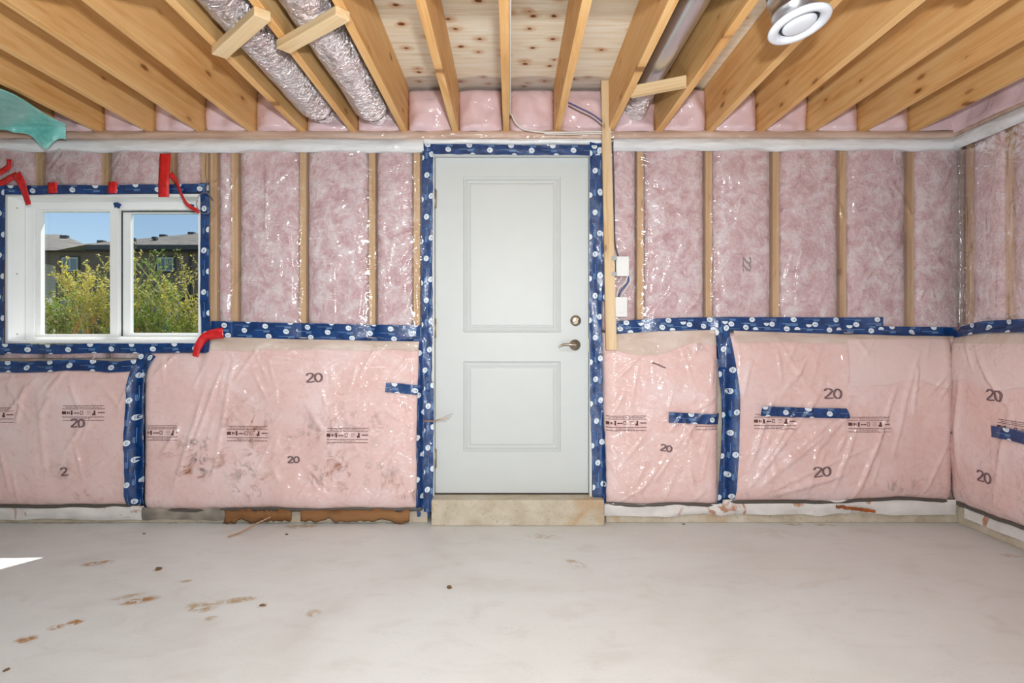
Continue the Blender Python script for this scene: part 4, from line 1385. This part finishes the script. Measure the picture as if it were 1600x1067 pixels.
o = ribbon('small blue tape scrap at the window head by the red tail', [(295, 321), (299, 322), (303, 323)], 6, M['tape'], [-.10, -.10, -.10], group='blue tape scraps on the window'); o.name = 'blue_tape_scrap'

# wire coil hung at window corner
pts = []
for i in range(90):
    an = i / 30 * 2 * math.pi
    r = 13.5 + 1.2 * math.sin(i * 0.21)
    pts.append(P(320 + r * 0.95 * math.cos(an), 316 + r * 1.45 * 0.85 * math.sin(an), D - 0.045 - 0.004 * (i / 30)))
pts += [P(322, 299, D - 0.05), P(324, 288, D - 0.045), P(321, 270, D - 0.035), P(322, 240, D - 0.03)]
tag(tube('wire_coil', pts, 0.0024, M['wire'], None, 6), 'thin coiled steel wire hanging at the top right window corner', 'wire')

# ------------------------------------------------------------------ upright wood strip, box, switch, cables
zt, zbm = Z_(125, 3.53), Z_(547, 3.53)
def lean(z): return (z - zbm) / (zt - zbm)
bm = bmesh.new()
xb0, xb1 = X_(947.5, 3.52), X_(964, 3.52); xt0, xt1 = X_(939.5, 3.52), X_(952.5, 3.52)
vv_ = []
for z, x0, x1 in ((zbm, xb0, xb1), (zt, xt0, xt1)):
    for x, y in ((x0, 3.520), (x1, 3.520), (x1, 3.556), (x0, 3.556)):
        vv_.append(bm.verts.new((x, y, z)))
for f in ((0, 1, 5, 4), (1, 2, 6, 5), (2, 3, 7, 6), (3, 0, 4, 7), (3, 2, 1, 0), (4, 5, 6, 7)): bm.faces.new([vv_[k] for k in f])
bmesh.ops.bevel(bm, geom=list(bm.edges), offset=0.003, segments=2, affect='EDGES')
tag(bm_obj('wood_upright', bm, M['lumber']), 'pale upright wood strip nailed from joist down beside the door', 'wood strip')

jb = thing('junction_box', 'blank white electrical box beside the upright wood strip', 'electrical box', P(973, 432, 3.57))
box('box_body', X_(962.5, 3.535), X_(983, 3.535), 3.535, 3.575, Z_(431, 3.535), Z_(401, 3.535), M['white_plastic'], jb, 0.003)
box('cover', X_(963.5, 3.53), X_(982.5, 3.53), 3.529, 3.535, Z_(431.5, 3.53), Z_(400.5, 3.53), M['white_plastic'], jb, 0.002)
for py in (403.5, 428):
    box('bracket', X_(956, 3.515), X_(964, 3.515), 3.514, 3.518, Z_(py + 3, 3.515), Z_(py - 3, 3.515), M['bracket'], jb, 0.0008)
sw = thing('light_switch', 'white rocker light switch plate below the electrical box', 'switch', P(971, 495, 3.57))
box('switch_box', X_(963, 3.54), X_(979, 3.54), 3.538, 3.575, Z_(493, 3.54), Z_(466, 3.54), M['white_plastic'], sw, 0.002)
box('plate', X_(961, 3.53), X_(980, 3.53), 3.530, 3.537, Z_(495, 3.53), Z_(464, 3.53), M['white_plastic'], sw, 0.002)
box('rocker', X_(966.5, 3.527), X_(975.5, 3.527), 3.5255, 3.530, Z_(488.5, 3.527), Z_(471, 3.527), M['white_plastic'], sw, 0.0015)
def cable(name, label, px, r, mat, cat='cable', group=None, n=8):
    pts = smooth_pts([P(a, b, Y) for a, b, Y in px], n)
    return tag(tube(name, pts, r, mat, None, 8), label, cat, group)
cable('cable', 'left white cable between electrical box and light switch', [(981, 431, 3.555), (976, 442, 3.55), (966, 452, 3.55), (963.5, 466, 3.55)], 0.0042, M['cable_white'])
cable('cable', 'purple-grey cable between electrical box and light switch', [(982, 431, 3.56), (981, 441, 3.555), (970, 455, 3.555), (965.5, 467, 3.555)], 0.0048, M['cable_blue'])
cable('cable', 'right white cable between electrical box and light switch', [(984, 431, 3.558), (985, 440, 3.555), (976, 454, 3.555), (969.5, 466, 3.555)], 0.0042, M['cable_white'])
cable('cable', 'short bent wire under the electrical box', [(963, 437, 3.56), (968, 438, 3.55), (971, 434, 3.55), (973, 430, 3.555)], 0.003, M['cable_white'])
cable('cable', 'thin grey cable running down behind the upright wood strip', [(957, 222, 3.572), (959, 280, 3.572), (960, 340, 3.572), (961, 380, 3.57), (966, 400, 3.57)], 0.0045, M['cable_dark'])
# white cable on the centre joist
xj = JX[min(range(len(JX)), key=lambda i: abs(JX[i] - (791 - CX) / 260))] + 0.019 + 0.0045
pts = [Vector((xj, y, ZJ + 0.02)) for y in (0.3, 1.0, 1.8, 2.6, 3.1, 3.35)]
pts += [P(799, 178, 3.46), P(806, 192, 3.47), P(820, 202, 3.49), P(850, 206.5, 3.515), P(890, 206.5, 3.52), P(938, 205.5, 3.535), P(958, 206, 3.57)]
tag(tube('cable', smooth_pts(pts, 8), 0.0048, M['cable_white'], None, 8), 'long white cable along the centre joist looping above the door', 'cable')
cable('cable', 'upper blue cable crossing insulation above the door', [(888, 160, 3.52), (905, 168, 3.515), (925, 178, 3.515), (941, 190, 3.525), (948, 199, 3.565)], 0.0042, M['cable_blue'])
cable('cable', 'lower grey-blue cable crossing insulation above the door', [(888, 165, 3.52), (905, 174, 3.515), (925, 184, 3.515), (941, 197, 3.525), (948, 204, 3.565)], 0.0036, M['cable_dark'])
cable('cable', 'second white cable under first above the door', [(850, 209, 3.52), (890, 209.5, 3.52), (938, 208.5, 3.535), (955, 209, 3.568)], 0.004, M['cable_white'])

# ------------------------------------------------------------------ ducts, blocks, diffuser
def flex_duct(label, i, xoff, seed, yend):
    x = (JX[i] + JX[i + 1]) / 2 + xoff
    R = 0.098
    zc_ = ZJ + 0.085
    path = [Vector((x, y, zc_ + 0.012 * nz(y * 1.3, seed))) for y in [0.2 + 0.03 * k for k in range(int((yend - 0.2) / 0.03))]]
    root = thing('flex_duct', label, 'duct', (x, yend, ZJ), 'foil flex ducts')
    # insulated jacket with puckered surface
    n = len(path); seg_ = 40
    vs_, fs_ = [], []
    for j, p in enumerate(path):
        e = 1.0
        tail = (n - 1 - j) * 0.03
        if tail < 0.12: e = 0.72 + 0.28 * math.sin(tail / 0.12 * math.pi / 2)
        for k in range(seg_):
            an = 2 * math.pi * k / seg_
            r = R * e * (1 + 0.05 * nz(math.cos(an) * 2, math.sin(an) * 2 + seed, p.y * 3) + 0.045 * nz(an * 2.5 + seed, p.y * 14, 3.0))
            vs_.append(p + Vector((math.cos(an) * r, 0, math.sin(an) * r * 0.95)))
    for j in range(n - 1):
        for k in range(seg_):
            fs_.append((j * seg_ + k, j * seg_ + (k + 1) % seg_, (j + 1) * seg_ + (k + 1) % seg_, (j + 1) * seg_ + k))
    mesh_obj('jacket', vs_, fs_, M['foil'], root, True)
    # crinkled foil tape collar into the wall
    vs_, fs_ = [], []
    for j in range(12):
        t_ = j / 11
        p = path[-1] + Vector((0.0, -0.015 + 0.14 * t_, 0.015 * t_))
        for k in range(seg_):
            an = 2 * math.pi * k / seg_
            r = R * (0.78 - 0.16 * t_) * (1 + 0.07 * nz(an * 4, t_ * 7, seed))
            vs_.append(p + Vector((math.cos(an) * r, 0, math.sin(an) * r)))
    for j in range(11):
        for k in range(seg_):
            fs_.append((j * seg_ + k, j * seg_ + (k + 1) % seg_, (j + 1) * seg_ + (k + 1) % seg_, (j + 1) * seg_ + k))
    mesh_obj('foil_collar', vs_, fs_, M['foil'], root, False)
i3 = min(range(len(JX)), key=lambda i: abs(JX[i] - X_(474)))
flex_duct('left silver foil flex duct between the ceiling joists', i3, -0.005, 1.0, 3.47)
flex_duct('right silver foil flex duct between the ceiling joists', i3 + 1, 0.0, 6.0, 3.47)

def block(label, A, B_, w, h, mat, name='wood_block'):
    A, B_ = Vector(A), Vector(B_)
    t_ = B_ - A
    L = t_.length
    ang = math.atan2(t_.y, t_.x)
    tilt = math.atan2(t_.z, math.hypot(t_.x, t_.y))
    bm_ = bmesh.new(); add_box(bm_, 0, L, -w / 2, w / 2, -h, 0, 0.003)
    o = bm_obj(name, bm_, mat)
    o.location = A
    o.rotation_euler = (0, -tilt, ang)
    return tag(o, label, 'wood block')
def under(px, py, z): 
    Y = (z - CZ) * F / (CY - py)
    return Vector((X_(px, Y), Y, z))
zb_ = ZJ - 0.001
block('small wood block under the left foil duct', Vector((JX[i3] + 0.004, 2.55, zb_)), Vector((JX[i3 + 1] + 0.012, 2.24, zb_)), 0.062, 0.036, M['lumber_x'])
block('small wood block under the right foil duct', Vector((JX[i3 + 1] - 0.010, 2.50, zb_)), Vector((JX[i3 + 2] + 0.008, 2.24, zb_)), 0.062, 0.036, M['lumber_x'])

im = min(range(len(JX)), key=lambda i: abs(JX[i] - (952 - CX) / 260))
xm = (JX[im] + JX[im + 1]) / 2
dz_ = ZJ + 0.150
mt = thing('metal_duct', 'round galvanised metal duct between the joists right of the door', 'duct', (xm, 3.3, ZJ))
pts = [Vector((xm, y, dz_)) for y in (0.1, 0.8, 1.6, 2.4, 3.0, 3.18, 3.26)]
tube('pipe', pts, 0.066, M['galv'], mt, 32)
pts = smooth_pts([Vector((xm, 3.24, dz_)), Vector((xm, 3.32, dz_ - 0.004)), Vector((xm, 3.40, dz_ - 0.012)), Vector((xm, 3.5, dz_ - 0.03)), Vector((xm, 3.58, dz_ - 0.04))], 4)
tube('connector', pts, [0.069] * 5 + [0.062 + 0.004 * ((i % 2)) for i in range(len(pts) - 5)], M['foil'], mt, 24)
block('pale wood brace wedged between joists below the metal duct', Vector((JX[im] + 0.020, 3.08, ZJ + 0.055)), Vector((JX[im + 1] - 0.020, 2.95, ZJ + 0.055)), 0.036, 0.052, M['lumber_x'], 'wood_brace')

# round exhaust diffuser hung from a short collar
vt = thing('ceiling_diffuser', 'round white air diffuser on a steel collar between joists', 'air vent', P(1247, 33, 2.19))
cv = P(1249, 38, 2.17)
xv_ = cv.x
tilt_m = Matrix.Translation(cv) @ Matrix.Rotation(math.radians(-12), 4, 'Y') @ Matrix.Rotation(math.radians(-8), 4, 'X') @ Matrix.Rotation(math.pi, 4, 'X')   # local z points down
lathe('rim', [(0.078, -0.012), (0.100, -0.010), (0.108, -0.004), (0.110, 0.002), (0.106, 0.008), (0.096, 0.012), (0.082, 0.012), (0.074, 0.006), (0.070, -0.004), (0.066, -0.018)], M['white_enamel'], tilt_m, vt, 48)
lathe('disc', [(0.0, 0.012), (0.03, 0.0115), (0.050, 0.009), (0.059, 0.003), (0.060, -0.002), (0.04, -0.010), (0.0, -0.012)], M['white_enamel'], tilt_m, vt, 40)
lathe('throat', [(0.070, -0.004), (0.05, -0.02), (0.0, -0.022)], M['seal'], tilt_m, vt, 32)
lathe('collar', [(0.080, -0.008), (0.080, -0.05), (0.083, -0.052), (0.083, -0.058), (0.080, -0.060), (0.080, -0.115), (0.083, -0.117), (0.083, -0.123), (0.080, -0.125), (0.080, -0.2)], M['galv'], tilt_m, vt, 40)

# teal sheet hanging at the upper left
def fn(u, v):
    # u along the sheet to the right, v downwards
    px = -60 + 163 * u
    top = 108 + 84 * u + 3 * math.sin(u * 9)
    bot = 196 + 22 * u + (18 * math.exp(-((u - 0.80) / 0.09) ** 2)) + 4 * nz(u * 6, 2.0)
    py = top + (bot - top) * v
    Y = min(3.47, (ZJ - CZ - 0.015) * F / (CY - py)) - 0.015 * (1 + math.sin(u * 14 + v * 3)) - 0.02 * abs(nz(u * 7, v * 5))
    return P(px, py, Y)
o = grid('teal_sheet', 60, 24, fn, M['teal'])
md = o.modifiers.new('thickness', 'SOLIDIFY'); md.thickness = 0.0012
tag(o, 'crumpled teal plastic sheet hanging under the joists at upper left', 'plastic sheet')

# ------------------------------------------------------------------ made-up housings for the two added fill lights, out of view
sl = thing('downward_fill_housing', 'added white housing of the unseen downward fill light under the joists', 'added lamp', (-0.6, 1.85, 2.265))
box('housing', -2.74, 1.54, 1.72, 1.98, 2.275, ZJ - 0.001, M['white_enamel'], sl, 0.006)
for xa, xb in ((-2.75, -2.71), (1.51, 1.55)): box('end_cap', xa, xb, 1.715, 1.985, 2.262, ZJ - 0.001, M['white_plastic'], sl, 0.004)
wl = thing('upward_fill_housing', 'added low housing of the unseen upward fill light on the floor', 'added lamp', (0, 0.9, 0.0))
_m = Matrix.Translation((0, 0.9, 0.15)) @ (Vector((0, 1.0, 2.45))).to_track_quat('-Z', 'Y').to_matrix().to_4x4()
box('body', -1.64, 1.64, -0.15, 0.15, 0.012, 0.07, M['seal'], wl, 0.006, mtx=_m)
for xa in (-1.4, 0.0, 1.4): box('foot', xa - 0.03, xa + 0.03, 0.78, 1.0, 0.0, 0.075, M['seal'], wl, 0.004)

# ------------------------------------------------------------------ floor litter
pts = smooth_pts([(*P(356, 842, 1).xy, 0)] and [Vector((X_(356, 3.31), 3.31, 0.006)), Vector((X_(378, 3.38), 3.38, 0.012)), Vector((X_(400, 3.46), 3.46, 0.03)), Vector((X_(424, 3.52), 3.52, 0.055))], 6)
tag(tube('twig', pts, [0.004, 0.0055] + [0.0045] * (len(pts) - 3) + [0.002], M['twig'], None, 7), 'thin tan twig leaning from the floor on the wide blanket', 'twig')
rr = random.Random(5)
chips = [(702, 918, .012, 'round brown crumb on the floor in front of the door'), (1068, 819, .008, 'tiny dark crumb on the floor below the creased blanket'), (448, 835, .008, 'dark splinter on the floor below the wide blanket'),
         (225, 834, .007, 'dark splinter on the floor below the bowed blue tape'), (248, 889, .014, 'brown mud crumb on the floor at left'), (352, 817, .012, 'brown crumb at the foot of the wide blanket'),
         (410, 946, .009, 'small brown crumb among the floor stains'), (10, 1047, .008, 'dark splinter on the floor at the lower left edge')]
for px, py, r, lb in chips:
    Y = CZ * F / (py - CY)
    bm = bmesh.new(); bmesh.ops.create_icosphere(bm, subdivisions=2, radius=1.0)
    for v in bm.verts:
        k = 1 + 0.35 * nz(v.co.x * 1.5 + px, v.co.y * 1.5, v.co.z * 1.5)
        v.co = Vector((v.co.x * r * 1.4 * k, v.co.y * r * k, max(-0.3, v.co.z) * r * 0.5 * k))
    o = bm_obj('floor_crumb', bm, M['chip']); o.location = (X_(px, Y), Y, r * 0.14)
    o.rotation_euler = (0, 0, rr.uniform(0, 3)); tag(o, lb, 'debris', 'crumbs on the floor')
# frayed string at the lower hinge
root = thing('string_tuft', 'frayed tan string caught at the lower left door edge', 'string', P(675, 657, 3.57))
for k, (dx, dy) in enumerate(((30, -10), (26, -4), (32, -18), (22, 2))):
    tube('strand', smooth_pts([P(662, 656 + k, 3.575), P(676, 657 + k * .5, 3.56), P(676 + dx * .5, 657 + dy * .3, 3.545), P(676 + dx, 657 + dy * 0.6, 3.55)], 5), 0.0012, M['twig'], root, 5)

# ------------------------------------------------------------------ outdoors
tag(box('ground', -90, 60, WT + 0.075, 140, 0.75, 0.86, M['soil']), 'weedy soil outside the window', 'ground', kind='structure')
YH = 40.0
def H(px, py, Y=YH): return P(px, py, Y)
house = thing('house', 'brown-sided house with a long grey shingle roof seen through the window', 'house', (H(190, 391).x, YH, 0.86))
x0, x1 = H(66, 391).x, H(420, 391).x
ze = H(0, 391).z
box('wall', x0, x1, YH, YH + 9, H(0, 462).z, ze, M['siding'], house)
box('lower_storey', x0, x1, YH + 0.05, YH + 9, 0.86, H(0, 462).z, M['stone'], house)
box('fascia', x0 - .3, x1 + .3, YH - 0.6, YH - 0.45, ze - 0.12, ze + 0.28, M['trim_dark'], house)
box('soffit', x0 - .3, x1 + .3, YH - 0.6, YH, ze - 0.10, ze - 0.04, M['trim_dark'], house)
def roof(verts, faces, nm, par): return mesh_obj(nm, verts, faces, M['shingle'], par)
ye = YH - 0.62
def at(px, py, Y): return P(px, py, Y)
rY = YH + 6
roof([at(60, 390, ye), at(430, 390, ye), at(430, 356, rY), at(308, 364.5, rY), at(130, 381.5, ye + 2.6), at(60, 388, ye + 0.3), at(430, 390, rY + 6), at(60, 390, rY + 6)],
     [(0, 1, 2, 3, 4, 5), (2, 1, 6), (0, 5, 4, 3, 2, 6, 7)], 'roof', house)
def win_far(px0, px1, py0, py1, par):
    a, b = H(px0, py1), H(px1, py0)
    f = ring('window', a.x - .1, b.x + .1, a.z - .1, b.z + .1, .12, YH - 0.08, YH + .02, M['trim_dark'], par, 0)
    ring('sash', a.x + .02, b.x - .02, a.z + .02, b.z - .02, .08, YH - 0.07, YH + .02, M['vinyl'], f, 0)
    box('pane', a.x + .1, b.x - .1, YH - 0.04, YH + .01, a.z + .1, b.z - .1, M['far_glass'], f)
    m = (a.x + b.x) / 2
    box('mullion', m - .04, m + .04, YH - 0.06, YH + .01, a.z + .1, b.z - .1, M['vinyl'], f)
win_far(97, 123, 402, 424, house); win_far(246, 272, 402, 424, house)
box('downspout', H(296, 400).x, H(299, 400).x, YH - 0.12, YH, 0.9, H(0, 395).z, M['trim_dark'], house)
box('patio_door', H(228, 460).x, H(282, 460).x, YH - 0.05, YH + .06, 1.4, H(0, 466).z, M['far_glass'], house)
box('patio_door', H(95, 460).x, H(140, 460).x, YH - 0.05, YH + .06, 1.4, H(0, 468).z, M['far_glass'], house)
for px, py, Y in ((258, 369.6, rY - 1.0), (162, 378.9, ye + 3.2), (302, 365.6, rY)):
    q = at(px, py, Y); box('roof_vent', q.x - .22, q.x + .22, Y - .4, Y, q.z - .1, q.z + .10, M['trim_dark'], house)
for px, py in ((244, 373), (248, 379), (284, 379), (260, 383)):
    q = at(px, py, YH + 3); box('roof_vent', q.x - .15, q.x + .15, q.y - .3, q.y, q.z - .1, q.z + .10, M['trim_dark'], house)
q = at(209, 380, YH + 1); box('chimney_pipe', q.x - .12, q.x + .12, q.y - .1, q.y + .1, q.z - .5, q.z + .35, M['trim_dark'], house)
h2 = thing('house', 'neighbouring grey hip-roofed house at the left edge of the view', 'house', (P(40, 391, 32).x, 32, 0.86))
ye2 = 29.0
roof([at(-60, 391, ye2), at(88, 391, ye2), at(134, 382, ye2 + 2.5), at(96, 366.5, ye2 + 6), at(-60, 365.5, ye2 + 6), at(134, 391, ye2 + 9), at(-60, 391, ye2 + 9)],
     [(0, 1, 2, 3, 4), (1, 5, 2), (2, 5, 3), (4, 3, 5, 6)], 'roof', h2)
q = at(103, 370, ye2 + 4.6); box('roof_vent', q.x - .2, q.x + .2, q.y - .2, q.y, q.z - .1, q.z + .06, M['trim_dark'], h2)
box('wall', P(-60, 391, ye2).x, P(79, 391, ye2 + 6).x, ye2 + .5, ye2 + 6, 0.86, at(0, 392, ye2).z, M['siding_pale'], h2)

# weeds close to the glass, lit by the sun
def weed(label, px, Y, height, seed, spread, nst, leafm, dense=1.0):
    rr = random.Random(seed)
    base = Vector((X_(px, Y), Y, 0.86))
    root = thing('weed', label, 'weed', base, 'weeds outside the window')
    sv, sf, lv_, lf, fv, ff = [], [], [], [], [], []
    def addtube(pts, r0, r1):
        v, f = tube_data(pts, [r0 + (r1 - r0) * i / (len(pts) - 1) for i in range(len(pts))], 4, caps=False)
        b = len(sv); sv.extend(v); sf.extend(tuple(k + b for k in q_) for q_ in f)
    def leaf(p, d, L, arr_v, arr_f):
        d = d.normalized()
        s = d.cross(Vector((rr.uniform(-1, 1), rr.uniform(-1, 1), rr.uniform(-1, 1))))
        if s.length < 1e-3: return
        s.normalize()
        b = len(arr_v)
        arr_v += [p, p + d * L * 0.45 + s * L * 0.24, p + d * L, p + d * L * 0.45 - s * L * 0.24]
        arr_f.append((b, b + 1, b + 2, b + 3))
    def branch(p, d, L, r, lvl):
        n = 6
        pts = [p.copy()]
        q_ = p.copy(); dd = d.normalized()
        for i in range(n):
            dd = (dd + Vector((rr.uniform(-.22, .22), rr.uniform(-.18, .18), rr.uniform(-.08, .20)))).normalized()
            q_ = q_ + dd * L / n
            pts.append(q_.copy())
            if lvl < 2 and i >= 1 and rr.random() < 0.8:
                for _ in range(1 if lvl else 2):
                    nd = (dd * 0.6 + Vector((rr.uniform(-1, 1), rr.uniform(-.8, .8), rr.uniform(-0.1, .8)))).normalized()
                    branch(q_, nd, L * rr.uniform(.28, .5), r * .6, lvl + 1)
            for _ in range(int(1.2 * dense + rr.random() * 1.6)):
                ld = (dd * .3 + Vector((rr.uniform(-1, 1), rr.uniform(-1, 1), rr.uniform(-.5, .8))))
                leaf(q_ + Vector((rr.uniform(-.01, .01), 0, rr.uniform(-.01, .01))), ld, rr.uniform(.010, .030), lv_, lf)
        addtube(pts, r, r * .45)
        if lvl >= 1 and rr.random() < 0.5:
            for _ in range(5): leaf(q_, Vector((rr.uniform(-1, 1), rr.uniform(-1, 1), rr.uniform(0, 1))), 0.014, fv, ff)
    for k in range(nst):
        an = rr.uniform(0, 2 * math.pi)
        d = Vector((math.cos(an) * spread + rr.uniform(-.1, .1), math.sin(an) * spread * 0.5, 1.0))
        branch(base + Vector((rr.uniform(-.10, .10), rr.uniform(-.08, .08), 0)), d, height * rr.uniform(.7, 1.08), 0.0048, 0)
    tag(mesh_obj('stems', sv, sf, M['stem'], root), kind='stuff')
    tag(mesh_obj('leaves', lv_, lf, M[leafm], root), kind='stuff')
    if ff: tag(mesh_obj('seed_heads', fv, ff, M['flower'], root), kind='stuff')
weed('low green weed at the left edge of the fixed pane', 72, 4.6, 0.46, 1, .25, 5, 'leaf_d')
weed('bushy weed behind the left part of the fixed pane', 100, 4.7, 0.52, 2, .35, 6, 'leaf')
weed('tall yellow-green weed against the centre mullion', 152, 4.5, 0.66, 3, .22, 7, 'leaf_y', 1.3)
weed('dense green weed low in the middle of the fixed pane', 126, 4.5, 0.48, 4, .4, 6, 'leaf')
weed('slender weed behind the window centre post', 178, 4.6, 0.58, 9, .22, 5, 'leaf')
weed('leafy weed at the left of the sliding pane', 216, 4.6, 0.6, 5, .25, 5, 'leaf')
weed('tall spindly weed in the middle of the sliding pane', 246, 4.8, 0.72, 6, .18, 4, 'leaf_d', .7)
weed('dry yellowish weed at the right of the sliding pane', 290, 4.6, 0.62, 7, .25, 5, 'leaf_y', .8)
weed('low tangled weed at the right bottom of the window', 268, 4.5, 0.34, 8, .45, 7, 'leaf', 1.2)
weed('low dark weed at the bottom of the sliding pane', 228, 4.5, 0.32, 10, .5, 7, 'leaf_d', 1.2)
for A, B_, lb in ((P(95, 516, 4.35), P(130, 490, 4.5), 'dry orange stalk slanting low in the fixed pane'), (P(120, 517, 4.4), P(150, 494, 4.5), 'second dry stalk right beside the orange one'), (P(200, 516, 4.4), P(224, 488, 4.5), 'brown broken stalk low in the sliding pane')):
    A = Vector((A.x - (B_.x - A.x) * 0.4, A.y, 0.87)) if A.z > 0.87 else A
    tag(tube('dry_stalk', smooth_pts([A, A.lerp(B_, .5) + Vector((0, 0, .008)), B_], 4), 0.011, M['stalk'], None, 7), lb, 'stalk', 'dry stalks outside')
